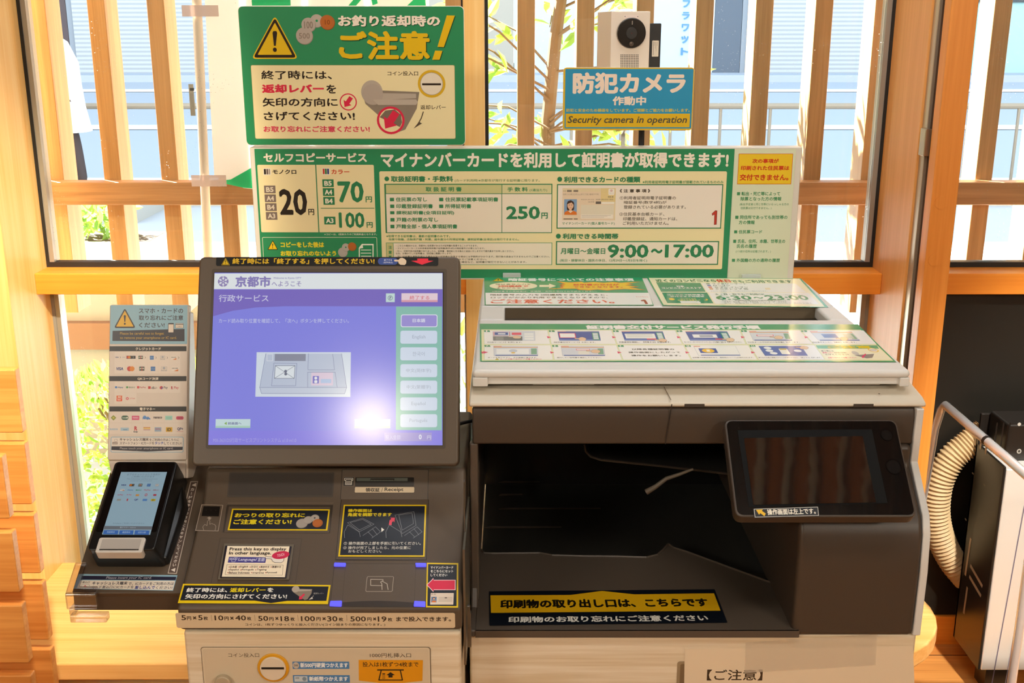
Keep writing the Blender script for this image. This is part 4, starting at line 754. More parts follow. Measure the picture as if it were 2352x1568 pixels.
c = a.P(418, 612); mb = MB(); mb.slab(KC, [(c[0] + 62 * k * math.cos(i * .157), c[1] + 62 * k * math.sin(i * .157)) for i in range(40)], 0, .009, M('b9a88c', .4)); p2_ = a.P(470, 640); mb.slab(KC, [(p2_[0] - 30 * k, p2_[1] - 80 * k), (p2_[0] + 260 * k, p2_[1] - 60 * k), (p2_[0] + 260 * k, p2_[1]), (p2_[0] - 30 * k, p2_[1] + 12 * k)], 0, .007, M('b9a88c', .4)); mb.build('return_lever', kp, bevel=.002)
# monitor
t23 = math.radians(23); MP = Pl((0, 1.43, 1.038), ey=(0, math.sin(t23), math.cos(t23)))
a = Art(MP); x0, y0, x1, y1_ = a.box(448, 589, 1055, 1070); MBm = M('574a3c', .42, grain=.15)
mo = MB().slab(MP, rrect(x0, y0, x1, y1_, .008), -.038, 0, MBm).build('monitor', kp, bevel=.004, seg=3)
fm = (440, 570, 2.958); a = Art(MP, fm); sx0, sy0, sx1, sy1 = a.box(136, 164, 1709, 1338)
q = Art(MP, fm, rough=.5, z=.0003); q.rect('473c30', 118, 140, 1730, 1362, 14); q.rect('2a231d', 134, 160, 1712, 1342, 4); q.build('bezel_step', mo)
q = Art(MP, fm, rough=.25, z=.0006); q.rect('15171b', 168, 60, 1676, 120, 12); q.warn(202, 64, 262, 116); q.text('終了時には「終了する」を押してください!', 278, 68, 1244, 108, 'e0b82a', .035); q.rect('3d56a0', 1266, 66, 1402, 112, 22); q.text('終了する', 1308, 74, 1362, 88, 'c8d0e8', .02); q.text('(音声停止)', 1303, 92, 1368, 104, 'c8d0e8', .02); q.hand(1376, 62, 84, 52, 'e6d2b8', None); q.poly('e83048', [(1534, 70), (1608, 70), (1608, 84), (1644, 86), (1566, 112), (1492, 86), (1534, 84)]); q.build('monitor_strip', mo)
EM = .62
scr_ = Art(MP, fm, rough=.16, emit=EM, z=.0006, spec=.6)
sq = lambda col, a0, b0, a1, b1: scr_.poly(col, [(136 + (a0 - 157) * 1, b0), (a1, b0), (a1, b1), (136 + (a0 - 157), b1)])
xl_ = lambda b: 157 - (b - 170) * .0365
scr_.poly('8a8cf0', [(xl_(164), 166), (1706, 168), (1705, 1338), (xl_(1338), 1336)])
scr_.poly('f0f6f8', [(xl_(172), 172), (1704, 170), (1704, 278), (xl_(278), 278)])
scr_.poly('8070cc', [(xl_(280), 280), (1704, 278), (1704, 394), (640, 394), (440, 402), (280, 425), (xl_(462), 462)])
scr_.poly('8fcabc', [(1390, 396), (1702, 396), (1700, 1236), (1388, 1234)])
scr_.disc('9a8cc0', 216, 226, 36); scr_.disc('f0f6f8', 216, 226, 25); [scr_.line('9a8cc0', [(216 + 6 * math.cos(i * 1.0472), 226 + 6 * math.sin(i * 1.0472)), (216 + 34 * math.cos(i * 1.0472), 226 + 34 * math.sin(i * 1.0472))], 9) for i in range(6)]; [scr_.line('f0f6f8', [(216 + 24 * math.cos(i * 1.0472 + .52), 226 + 24 * math.sin(i * 1.0472 + .52)), (216 + 37 * math.cos(i * 1.0472 + .52), 226 + 37 * math.sin(i * 1.0472 + .52))], 5) for i in range(6)]
scr_.text('京都市', 298, 190, 540, 264, '9086c4', .04); scr_.text('へようこそ', 545, 224, 746, 260, 'a29ac8', .02); scr_.text('Welcome to Kyoto CITY', 556, 196, 746, 212, '9a94c8', .02)
scr_.text('行政サービス', 186, 316, 524, 364, 'dcdcf8', .01); scr_.text('カード読み取り位置を確認して、「次へ」ボタンを押してください。', 186, 478, 1070, 508, 'd2d6fa', .004)
scr_.rect('cfeae6', 1321, 307, 1381, 366); scr_.disc('8a90a8', 1350, 338, 17); scr_.disc('cfeae6', 1350, 338, 13); scr_.text('?', 1343, 327, 1358, 348, '7a8098', .02)
scr_.rect('f4dce6', 1426, 306, 1672, 366); scr_.rect('e8a8b8', 1426, 352, 1672, 366); scr_.text('終了する', 1482, 322, 1616, 350, 'e88090', .015)
scr_.rect('f0f2ff', 1422, 450, 1671, 536, 14); scr_.rect('a49ae2', 1427, 455, 1666, 531, 11); scr_.text('日本語', 1502, 478, 1588, 504, 'eef0ff', .02)
for t, y, l, r in (('English', 560, 1500, 1590), ('한국어', 673, 1502, 1584), ('中文(简体字)', 787, 1458, 1628), ('中文(繁體字)', 899, 1462, 1626), ('Español', 1013, 1494, 1590), ('Português', 1127, 1482, 1602)): scr_.rect('a0c8c8', 1420, y + 3, 1670, y + 91, 14); scr_.rect('dbe8fa', 1419, y, 1669, y + 88, 14); scr_.text(t, l, y + 30, r, y + 60, 'aeb8cc')
scr_.poly('dfeaf6', [(443, 706), (1083, 706), (1079, 1010), (434, 1008)]); pu = '8f96b8'
scr_.poly('c4cfe4', [(505, 716), (1022, 716), (1054, 946), (466, 946)]); scr_.poly('ccd6e8', [(466, 948), (1054, 948), (1040, 990), (474, 988)]); scr_.rect('8f94a8', 566, 718, 776, 766); scr_.frame('eef2fa', 'c4cfe4', 512, 718, 554, 766, 3)
for L, cl in (([(505, 716), (464, 946), (476, 986), (1040, 988), (1054, 946), (1020, 716)], False), ([(466, 946), (1054, 946)], False), ([(560, 780), (716, 782), (708, 934), (544, 934)], True), ([(795, 716), (792, 826), (972, 826), (960, 720)], False), ([(790, 842), (976, 842), (990, 946), (790, 946)], True)): scr_.line(pu, L, 3, cl)
scr_.poly('e8f0f6', [(570, 798), (704, 798), (698, 884), (564, 884)]); scr_.line('70788e', [(570, 798), (704, 798), (698, 884), (564, 884)], 3, True); scr_.line('70788e', [(570, 798), (698, 884)], 2.5); scr_.line('70788e', [(704, 798), (564, 884)], 2.5); scr_.disc('70788e', 640, 836, 10); scr_.disc('70788e', 641, 854, 10)
scr_.rect('e6d2e6', 814, 844, 962, 932, 4); scr_.rect('7a78d0', 824, 868, 866, 918); scr_.disc('f0f0f8', 845, 882, 10); scr_.rect('f0f0f8', 834, 896, 856, 916, 8); scr_.rect('b8cef0', 878, 888, 950, 916)
for q4 in ((164, 1160, 400, 1220), (1108, 1160, 1350, 1222)): scr_.rect('cfe8ea', *q4); scr_.rect('b4dcc8', q4[0], q4[3] - 14, q4[2], q4[3])
scr_.poly('8fb860', [(222, 1190), (240, 1178), (240, 1200)]); scr_.text('前画面へ', 248, 1180, 340, 1198, '6a6aa0', .02)
scr_.poly('8f88f2', [(xl_(1240), 1238), (1700, 1238), (1700, 1335), (xl_(1335), 1335)]); scr_.rect('a49ae0', 1310, 1252, 1632, 1310); scr_.text('投入金額', 1318, 1268, 1420, 1300, 'c8c4f4'); scr_.text('0', 1544, 1264, 1564, 1298, 'eef0ff', .03); scr_.text('円', 1600, 1272, 1628, 1298, 'dcdcf8', .01); scr_.text('MX-3631DS行政サービスプリントシステム a1.0 m1.0', 148, 1288, 712, 1318, 'b8b4f4')
scr_.build('screen', mo)
# ------------------------------------------------------------------ terminal shelf, card terminal, payment board
TRP = KL.off(-.010)
a = Art(TRP); A1, A2, A3, A4 = a.P(164, 1362), a.P(414, 1362), a.P(452, 1100), a.P(258, 1064)
x0, x1, yb0, yt = A1[0], KX0 - .0015, A1[1], A4[1] + .002
ts = thing('terminal_shelf', 'brown shelf arm holding the card terminal at the left of the kiosk', 'shelf', ((x0 + x1) / 2, 1.33, .86))
mb = MB(); mb.slab(TRP, rrect(x0, yb0, x1, yt, .004), -.020, 0, KB)
p = TRP.w(x0, yb0, -.001); q = TRP.w(x1, yb0, -.001); mb.prism([p + Vector((0, .004, 0)), p + Vector((0, .002, -.026)), p + Vector((0, .05, -.026)), p + Vector((0, .05, .02))], [q + Vector((0, .004, 0)), q + Vector((0, .002, -.026)), q + Vector((0, .05, -.026)), q + Vector((0, .05, .02))], M('4a3a2c', .45)); mb.build('tray', ts, bevel=.0015)
mb = MB(); mb.box(x0 + .03, x1 - .001, 1.42, 1.50, .84, .91, KBd); mb.build('bracket', ts)
fT = (140, 1040, 4.1265)
a = Art(TRP, fT, rough=.35); a.poly('8fb4c4', [(170, 1146), (1105, 1158), (1062, 1306), (120, 1286)]); a.poly('23233a', [(200, 1164), (1094, 1174), (1086, 1206), (190, 1200)]); a.text('Please insert your IC card.', 428, 1172, 860, 1200, 'b8b4c0', .01, .15)
a.poly('e9dccb', [(182, 1208), (1082, 1212), (1060, 1300), (150, 1282)]); a.text('差込口', 204, 1216, 274, 1234, '5a5450', .02); a.poly('c8404c', [(230, 1252), (246, 1268), (214, 1268)]); a.line('8a8078', [(196, 1262), (200, 1246), (266, 1246), (272, 1262)], 3)
a.text('キャッシュレス端末', 298, 1218, 632, 1250, '3c3a44', .03); a.text('で、ICカードをご利用の方は', 640, 1224, 1070, 1254, '4a4650', .02)
a.text('カード差込口にICカードを', 292, 1258, 690, 1284, '4a4650', .02); a.text('差し込んで', 700, 1258, 892, 1290, '3a4890', .03); a.text('ください!', 900, 1264, 1056, 1290, '4a4650', .02); a.build('insert_sticker', ts)
a = Art(TRP, fT, rough=.35); a.poly('cdbfae', [(1228, 270), (1300, 268), (1098, 1146), (1012, 1142)]); a.poly('5e4c42', [(1234, 276), (1294, 274), (1092, 1138), (1020, 1136)])
a.poly('e8ddd0', [(1240, 306), (1284, 284), (1278, 320)]); a.poly('e8ddd0', [(1042, 1108), (1086, 1090), (1080, 1128)]); a.vtext('カードを手前の方向にスキャンしてください', (1246, 346), (1076, 1062), 32, 26, 'e8ddd0', .03); a.build('scan_sticker', ts)
tm_ = thing('card_terminal', 'black card payment terminal with a lit blue screen on the left shelf', 'card terminal', (-.56, 1.38, .88))
TT = TRP.off(.045); a = Art(TT, fT)
Q = [a.P(505, 78), a.P(1105, 78), a.P(880, 932), a.P(250, 905)]
tx0, tx1_, ty0, ty1 = Q[3][0], Q[2][0], (Q[3][1] + Q[2][1]) / 2, Q[0][1]
b = Art(TRP, fT); bx0, bx1 = b.P(318, 1132)[0], b.P(985, 1138)[0]; kx = (bx1 - bx0) / (tx1_ - tx0)
mb = MB(); top = [TT.w(x, y, 0) for x, y in rrect(tx0, ty0, tx1_, ty1, .006)]; bot = [TRP.w(bx0 + (x - tx0) * kx, y + (.002 if y < (ty0 + ty1) / 2 else 0), .0004) for x, y in rrect(tx0, ty0, tx1_, ty1, .006)]
BKp = M('121110', .35); mb.prism(bot, top, BKp); mb.build('case', tm_, bevel=.002)
mb = MB(); mb.slab(TT, rrect(tx0 + .004, ty0 + .028, tx1_ - .003, ty1 - .003, .004), 0, .0006, M('0a0a0b', .12, coat=.4)); mb.build('glass_face', tm_)
mb = MB(); mb.prism([TRP.w(bx1 - .004, ty0 + .004, .0006), TRP.w(bx1 + .005, ty0 + .006, .0006), TRP.w(bx1 + .012, ty1 - .05, .0006), TRP.w(bx1 - .004, ty1 - .01, .0006)], [TRP.w(bx1 - .004, ty0 + .006, .016), TRP.w(bx1 + .002, ty0 + .010, .012), TRP.w(bx1 + .007, ty1 - .055, .012), TRP.w(bx1 - .004, ty1 - .01, .016)], BKp); mb.build('cradle', tm_, bevel=.003)
ar = Art(TT, fT, rough=.2, emit=.42, z=.0008); e = [ar.P(572, 183), ar.P(1007, 183), ar.P(847, 778), ar.P(390, 775)]
ar.poly('a8c8d8', [(572, 183), (1007, 183), (847, 778), (390, 775)])
ar.text('以下のキャッシュレス決済が', 628, 196, 942, 216, '708898'); ar.text('ご利用いただけます', 672, 218, 888, 236, '708898'); ar.text('The following cashless payment', 624, 243, 918, 258, '8098a8'); ar.text('methods are accepted.', 660, 262, 866, 274, '8098a8')
def logo(a, kind, x, y, w, h):
    R = a.rect
    if kind == 'visa': a.text('VISA', x, y, x + w, y + h, '2a3a80', .04, .15)
    elif kind == 'mc': k = min(w * .32, h * .55); a.disc('c83220', x + w * .34, y + h / 2, k, k); a.disc('e0861e', x + w * .66, y + h / 2, k, k)
    elif kind == 'mcb': R('2a2624', x, y, x + w, y + h); a.disc('c83220', x + w * .16, y + h / 2, h * .42); a.disc('e0861e', x + w * .32, y + h / 2, h * .42); wave(a, x + w * .74, y + h / 2, h * .4, 'a89888')
    elif kind == 'jcb': R('2f5a46', x, y, x + w, y + h, 3); R('8a2a28', x + w * .34, y, x + w * .66, y + h); R('3a4a3a', x + w * .67, y, x + w, y + h); a.text('JCB', x + w * .06, y + h * .3, x + w * .94, y + h * .7, 'e8dcc8', .05)
    elif kind == 'amex': R('2f6cb0', x, y, x + w, y + h); a.text('AMERICAN', x + 2, y + h * .25, x + w - 2, y + h * .45, 'a8c4dc'); a.text('EXPRESS', x + 2, y + h * .52, x + w - 2, y + h * .72, 'a8c4dc')
    elif kind == 'diners': a.frame('9aa4b0', 'ded2c4', x, y, x + w, y + h, 2); a.disc('8a98a8', x + w / 2, y + h * .35, h * .26); a.rect('ded2c4', x + w / 2 - 2, y + h * .15, x + w / 2 + 2, y + h * .55); a.text('Diners Club', x + 4, y + h * .70, x + w - 4, y + h * .9, '70788a')
    elif kind == 'disc': R('ece2d6', x, y, x + w, y + h); a.poly('d87a2a', [(x + w * .3, y + h), (x + w, y + h * .55), (x + w, y + h)]); a.text('DISCOVER', x + 3, y + h * .22, x + w - 3, y + h * .48, '4a3a30', .03)
def wave(a, x, y, r, col='7a7068'):
    for k in (1, .6, .28): a.line(col, [(x - r * k * .5 + 3, y - r * k), (x + r * k * .35 + 1, y), (x - r * k * .5 + 3, y + r * k)], 2.2)
rows = [('visa', 572, 300, 48, 14), ('mcb', 652, 297, 44, 22), ('jcb', 735, 296, 38, 24), ('amex', 817, 296, 34, 24), ('diners', 896, 296, 32, 24), ('disc', 562, 345, 40, 18)]
for r in rows: logo(ar, *r)
for x, y, w, t, c in ((630, 349, 56, 'Alipay', '3a78b8'), (710, 349, 54, '微信支付', '4a9a5a'), (790, 349, 62, 'PayPay', 'c84050'), (874, 348, 56, 'd払い', 'b03040'), (538, 394, 54, 'auPay', 'c03858'), (626, 394, 46, 'R Pay', 'd05070')): ar.text(t, x, y, x + w, y + 12, c, .03)
ar.rect('e0a050', 710, 394, 742, 412); ar.disc('d06070', 808, 400, 13); ar.disc('a8c8d8', 808, 400, 7); ar.rect('c03048', 876, 393, 906, 410, 6); ar.rect('a8a8a0', 532, 438, 570, 456); ar.rect('c85060', 624, 436, 638, 458, 3); ar.text('QP', 696, 438, 732, 456, '4a5a98', .05); ar.rect('5a90d0', 776, 438, 818, 458); ar.rect('d8c030', 854, 438, 898, 460); ar.text('iD', 864, 441, 888, 457, '7a6a20', .04)
ar.text('PiTaPaはご利用いただけません', 496, 662, 796, 678, '8098a8'); ar.poly('7a8088', [(412, 694), (868, 698), (862, 730), (402, 728)]); ar.text('電子マネー balance', 560, 702, 712, 716, 'b8c4cc', .02)
for q, t in (([(410, 734), (548, 736), (540, 774), (400, 772)], '残高照会'), ([(558, 736), (692, 736), (684, 776), (550, 774)], '履歴照会'), ([(704, 736), (842, 738), (834, 778), (696, 776)], '前回取引の確認')): ar.poly('3f78cc', q); cx = sum(p[0] for p in q) / 4; cy = sum(p[1] for p in q) / 4; ar.text(t, cx - 38, cy - 10, cx + 38, cy + 8, 'a8c8ec', .02)
ar.build('screen', tm_)
fm_ = Pl(TT.o, TT.ex, TT.ey); ar = Art(TT, fT); c0, c1 = ar.P(345, 870), ar.P(795, 972)
p = ar.P(360, 866); r_ = ar.P(795, 868); mb = MB(); yA, yB = ty0 + .018, ty0 - .002
mb.slab(TT, rrect(p[0] - .001, yB - .004, r_[0], yA, .003), -.012, .003, M('cfc8be', .3)); cs = mb.build('card_slot', tm_, bevel=.0012)
ar = Art(TT.off(.003), rough=.4, z=.0002); mb2 = ar; x_a, x_b = p[0] + .004, r_[0] - .005; ar.loc('b2aaa2', rrect(x_a, yB, x_b, yA - .003, .001)); ar.loc('14110f', rrect(x_a, yB - .0005, x_b, yB + .0012, 0)); ar.build('slot_mouth', cs)
clr = bpy.data.materials.new('clear_plastic'); clr.use_nodes = True; nt = clr.node_tree; nt.nodes.remove(nt.nodes['Principled BSDF']); tr = nt.nodes.new('ShaderNodeBsdfTransparent'); tr.inputs[0].default_value = (.90, .90, .92, 1); gl = nt.nodes.new('ShaderNodeBsdfGlossy'); gl.inputs['Roughness'].default_value = .08
lw = nt.nodes.new('ShaderNodeLayerWeight'); lw.inputs[0].default_value = .35; mr = nt.nodes.new('ShaderNodeMapRange'); mr.inputs[3].default_value = .12; mr.inputs[4].default_value = .75; nt.links.new(lw.outputs['Facing'], mr.inputs[0]); x = nt.nodes.new('ShaderNodeMixShader'); nt.links.new(mr.outputs[0], x.inputs[0]); nt.links.new(tr.outputs[0], x.inputs[1]); nt.links.new(gl.outputs[0], x.inputs[2]); nt.links.new(x.outputs[0], nt.nodes['Material Output'].inputs[0])
mb = MB(); pz = TRP.w(x0, yb0, 0); P3 = Vector((pz.x, pz.y, pz.z))
mb.slab(TRP, [(x0 - .006, yb0 - .006), (x0 + .035, yb0 - .006), (x0 + .035, yb0 + .008), (x0 + .010, yb0 + .008), (x0 + .010, yb0 + .045), (x0 - .006, yb0 + .045)], .0005, .006, clr)
mb.prism([P3 + Vector((-.006, -.008, .003)), P3 + Vector((.035, -.008, .003)), P3 + Vector((.035, -.008, -.020)), P3 + Vector((-.006, -.008, -.020))], [P3 + Vector((-.006, -.001, .003)), P3 + Vector((.035, -.001, .003)), P3 + Vector((.035, -.001, -.020)), P3 + Vector((-.006, -.001, -.020))], clr)
mb.box(P3.x - .004, P3.x + .045, P3.y - .006, P3.y + .008, P3.z - .041, P3.z - .030, clr); mb.box(P3.x - .004, P3.x + .004, P3.y - .006, P3.y + .03, P3.z - .030, P3.z - .020, clr)
mb.build('corner_guard', ts, bevel=.002)
# payment board
t18 = math.radians(18); bt = atY(340, 1056, 1.475); GP = Pl((0, bt.y, bt.z), ey=(0, math.sin(t18), math.cos(t18)))
pb = thing('payment_sign_board', 'pale plastic board listing cashless payment marks, standing behind the card terminal', 'sign', (-.53, 1.49, bt.z))
a = Art(GP, (230, 680, 4.0217)); e = a.box(76, 78, 812, 1490); PBm = M('ddcfc0', .4)
mb = MB(); mb.slab(GP, rrect(e[0], e[1] - .004, e[2], e[3], .003), -.012, 0, PBm); mb.prism([GP.w(e[2] - .003, e[1] - .03, -.03), GP.w(e[2] - .003, e[3] - .01, -.013), GP.w(e[2] - .003, e[3] - .01, -.001), GP.w(e[2] - .003, e[1] - .03, -.001)], [GP.w(e[2] + .004, e[1] - .03, -.05), GP.w(e[2] + .002, e[3] - .01, -.018), GP.w(e[2] + .0012, e[3] - .01, -.001), GP.w(e[2] + .0012, e[1] - .03, -.001)], PBm)
mb.slab(GP, [(e[0], e[1] - .004), (e[2], e[1] - .004), (e[2], e[1] - .03), (e[0] + .006, e[1] - .03)], -.03, -.003, PBm); mb.build('panel', pb, bevel=.0018)
a = Art(GP, (230, 680, 4.0217), rough=.35)
a.rect('8fb8c8', 94, 84, 806, 442, 3); a.rect('ddd0c2', 84, 452, 802, 1470); a.warn(128, 108, 330, 294, '2e2222', 'e2b01c', rim=False)
for t, y, r in (('スマホ・カードの', 112, 768), ('取り忘れにご注意', 176, 768), ('ください!', 244, 596)): a.text(t, 358, y, r, y + 46, '33282c', .02)
a.poly('2e2830', [(116, 320), (780, 302), (780, 416), (114, 413)]); a.text('Please be careful not to forget', 184, 332, 590, 362, 'b8942a', .015); a.text('to remove your smartphone or IC card.', 184, 372, 708, 402, 'b8942a', .015)
a.frame('2e2222', 'e6d8c6', 628, 248, 682, 338, 4, 8); a.rect('2e2222', 632, 250, 678, 260, 3); a.frame('4a3a34', 'e6d8c6', 696, 250, 770, 296, 3, 6); a.rect('4a3a34', 698, 258, 768, 264); a.text('CARD', 710, 272, 756, 288, '7a6a60')
for t, y, l, r in (('クレジットカード', 464, 328, 562), ('QRコード決済', 740, 346, 540), ('電子マネー', 1020, 366, 510)): a.rect('221d18', 86, y - 2, 798, y + 44); a.text(t, l, y + 8, r, y + 36, 'e4d8c6', .03)
for y0_, n, b in ((514, 6, 134), (614, 6, 134), (792, 6, 134), (894, 2, 134), (1068, 7, 90), (1172, 7, 90)):
    for i in range(n): a.rect('e5d9cc', b + i * 101.5, y0_, b + i * 101.5 + 100, y0_ + 100)
a.text('VISA', 140, 558, 172, 570, '2a3a80', .03, .15); wave(a, 186, 565, 9); a.rect('8a90b0', 205, 563, 232, 566)
logo(a, 'mcb', 244, 550, 84, 28); logo(a, 'jcb', 354, 550, 42, 30); wave(a, 416, 566, 11); logo(a, 'amex', 460, 550, 36, 36); wave(a, 516, 568, 11); logo(a, 'diners', 556, 550, 44, 36); wave(a, 620, 568, 11); logo(a, 'disc', 655, 552, 50, 34); wave(a, 726, 568, 11)
logo(a, 'visa', 150, 656, 64, 28); logo(a, 'mc', 248, 648, 72, 44); logo(a, 'jcb', 362, 650, 48, 38); logo(a, 'amex', 468, 650, 42, 40); logo(a, 'diners', 564, 650, 54, 42); logo(a, 'disc', 662, 652, 60, 40)
a.rect('3a7ac0', 138, 832, 158, 850, 4); a.text('Alipay', 162, 834, 214, 852, '4a6a90', .03); a.disc('4a9a50', 250, 841, 10); a.text('微信支付', 264, 834, 322, 850, '7a8a70', .02); a.rect('d04848', 342, 830, 362, 852, 5); a.text('PayPay', 366, 834, 424, 852, 'b04a48', .02); a.rect('c83838', 444, 832, 468, 856); a.text('d払い', 474, 832, 526, 858, '4a3a3a', .03); a.disc('c83838', 566, 845, 15); a.disc('3a5aa0', 572, 848, 7); a.text('Pay', 588, 832, 626, 860, '4a4a58', .02); a.text('R', 656, 832, 674, 860, 'c03a48', .04); a.text('Pay', 684, 832, 726, 862, 'c8505a', .02)
a.rect('e06a34', 152, 918, 204, 940, 3); a.rect('e0502c', 152, 942, 204, 970, 3); a.text('au', 166, 922, 190, 938, 'f4e0d0', .03); a.text('PAY', 162, 948, 194, 964, 'f4e0d0', .04); a.disc('d84858', 252, 945, 13); a.disc('ead8cc', 252, 945, 6); a.text('J-Coin', 274, 936, 322, 954, 'd07068', .02)
a.poly('8a9a30', [(124, 1098), (150, 1122), (124, 1148), (98, 1122)]); a.disc('d0c060', 124, 1122, 9); a.rect('2f5a40', 198, 1102, 262, 1142, 18); a.text('icoca', 206, 1112, 242, 1130, 'c8d4c4', .03); a.disc('e0e0d0', 250, 1122, 8)
a.rect('d8487a', 294, 1104, 362, 1142); a.text('manaca', 302, 1114, 354, 1130, 'ecc0cc', .03); a.disc('6a9ad0', 412, 1118, 16); a.disc('6a9ad0', 440, 1126, 14); a.text('PiTaPa', 394, 1118, 466, 1138, '4a84c8', .05); a.text('nanaco', 494, 1112, 574, 1130, '4a3a3a', .04); a.rect('a4d8c8', 602, 1104, 668, 1142); a.text('WAON', 612, 1114, 658, 1132, '8ac0b4', .02); a.rect('d0506c', 702, 1108, 772, 1140, 14); a.text('WAON', 712, 1116, 762, 1132, '8a2a40', .03)
a.text('SUGOCA', 90, 1220, 164, 1236, '7ab0d0', .03); a.rect('a8c4d4', 190, 1214, 266, 1242); a.rect('5a8ab0', 214, 1230, 250, 1236); a.text('R', 316, 1200, 344, 1240, 'c0303c', .05); a.text('Edy', 310, 1244, 350, 1262, '3a3440', .04)
for i, c in enumerate(('d8a060', 'e8d080', 'c8a0a0', 'e0d8d0')): a.rect(c, 400, 1208 + i * 10, 464, 1218 + i * 10)
a.rect('9ab0c4', 504, 1210, 566, 1250); a.text('QUICPay', 510, 1220, 560, 1236, 'c04858', .03); a.rect('d8a81c', 608, 1210, 668, 1252); a.text('iD', 618, 1216, 656, 1246, '6a5210', .05); a.text('QP+', 712, 1212, 768, 1242, '3a3a68', .04); a.rect('c05868', 708, 1248, 768, 1251)
a.frame('8fb8cc', 'e8ded2', 98, 1298, 770, 1442, 6, 14); a.text('キャッシュレス端末', 182, 1308, 450, 1336, '4a3c38', .03); a.text('をご利用の方はこちらに', 456, 1312, 728, 1338, '5a4c48', .02); a.text('スマートフォン・ICカードを', 182, 1344, 500, 1370, '5a4c48', .02); a.text('タッチ', 506, 1342, 586, 1370, '4a5aa8', .03); a.text('してください!', 592, 1346, 752, 1372, '5a4c48', .02); a.poly('2b2833', [(106, 1386), (764, 1390), (762, 1420), (430, 1434), (104, 1420)]); a.text('Please touch your smartphone or IC card.', 184, 1394, 676, 1420, 'c4bcb8', .005)
a.frame('8a7a70', 'e8ded2', 134, 1320, 160, 1342, 2, 3); a.rect('9a8a80', 114, 1346, 162, 1368, 4); a.text('card', 120, 1350, 154, 1364, 'e8ded2'); a.build('printed_sheet', pb)
# ------------------------------------------------------------------ signs behind the copier
LS = Pl((0, 2.11, 0)); SG = '2b8a5a'; SC = 'ecdcaa'; TXW = 'f2e4d2'; GR = '2f8052'
sg = thing('certificate_sign', 'long green information sign about certificates and copy prices standing along the back', 'sign', (.03, 2.11, 1.16))
a = Art(LS); e = a.box(578, 338, 1832, 638); x_l, x_r = a.P(573, 338)[0], a.P(1843, 342)[0]; z_t, z_b = a.P(1200, 338)[1], a.P(1200, 642)[1]
mb = MB(); mb.slab(LS, [(x_l, z_b), (x_r, z_b), (x_r, z_t), (x_l, z_t)], -.035, 0, M('d9d3c6', .35)); mb.build('back_board', sg, bevel=.002)
fb2 = (570, 320, 3.36); fc = (1260, 320, 3.92)
a = Art(LS, fb2, rough=.28); xg = Art(LS, fc).P(1660, 88); x4 = a.P(46, 52); zb_ = Art(LS, fc).P(1600, 1240)[1]
a.loc(SG, [(x4[0], z_b + .003), (Art(LS, fc).P(1640, 650)[0], z_b + .003), (Art(LS, fc).P(1645, 650)[0], z_t - .003), (x4[0], z_t - .003)])
a.text('セルフコピーサービス', 118, 104, 916, 176, TXW, .04); a.text('マイナンバーカードを利用して証明書が取得できます!', 1024, 98, 3708, 220, TXW, .04)
a.rect(SC, 86, 196, 978, 716, 10); a.rect(GR, 530, 196, 538, 716); a.rect(GR, 560, 528, 974, 533)
a.rect('efe6d4', 116, 222, 176, 276, 8); a.rect('2a2420', 122, 228, 138, 270); a.rect('5a4c48', 142, 228, 154, 270); a.rect('a09488', 158, 228, 170, 270); a.text('モノクロ', 188, 232, 372, 268, '2e2620', .035)
a.rect('efe6d4', 570, 220, 630, 274, 8); a.rect('c83a26', 576, 226, 590, 268); a.rect('2f7a44', 593, 226, 607, 268); a.rect('2a3a7a', 610, 226, 624, 268); a.text('カラー', 642, 232, 782, 268, 'd04420', .035)
for t, y, x in (('B5', 356, 124), ('A4', 424, 128), ('B4', 492, 133), ('A3', 560, 138)): a.rect('7a6a62', x, y, x + 87, y + 60); a.text(t, x + 14, y + 12, x + 72, y + 50, 'dccfb8', .035)
a.text('20', 240, 382, 456, 586, '241e1a', .03); a.text('円', 464, 536, 510, 584, '2e2620', .03)
for t, y, x in (('B5', 308, 573), ('A4', 376, 577), ('B4', 444, 581), ('A3', 596, 587)): a.rect(GR, x, y, x + 87, y + 60); a.text(t, x + 14, y + 12, x + 72, y + 50, 'f0e6d0', .035)
a.text('70', 690, 322, 892, 488, GR, .03); a.text('円', 906, 440, 956, 486, GR, .03); a.text('100', 700, 562, 898, 684, GR, .03); a.text('円', 914, 638, 962, 682, GR, .03)
a.text('※コピーは、1回あたりのご利用料金となります。', 588, 724, 994, 740, TXW, .01)
a.frame('d9d4b8', SG, 118, 754, 1000, 1100, 4, 10); a.warn(148, 776, 232, 852, '2a2418', 'e2c020', rim=False); a.text('コピーをした後は', 250, 790, 586, 834, 'e6d02a', .05); a.text('お取り忘れのないよう', 250, 858, 680, 900, 'e6d02a', .05); a.coins([(730, 870, 36, 'b0aaa0', None), (754, 832, 30, 'b4aea4', SG), (802, 826, 32, 'b8672c', None)])
a.poly('f0ecdc', [(878, 806), (968, 806), (968, 960), (854, 960), (854, 836)]); a.poly(SG, [(884, 816), (960, 816), (960, 950), (862, 950), (862, 842), (888, 838)]); [a.rect('f0ecdc', 870, 850 + 24 * i, 950, 856 + 24 * i) for i in range(3)]
a.build('price_print', sg)
a = Art(LS, fb2, rough=.28, z=.0006)
q0 = a.P(1012, 246); q1 = Art(LS, fc).P(1606, 300); q2 = Art(LS, fc).P(1590, 1168); a.loc(SC, rrect(q0[0], q2[1], q1[0], q0[1], .003))
a.disc(GR, 1070, 304, 18); a.text('取扱証明書・手数料', 1102, 282, 1582, 328, GR, .04); a.text('(カード利用時)※京都市が発行する証明書に限ります。', 1594, 306, 2250, 330, '6f8f5c', .015)
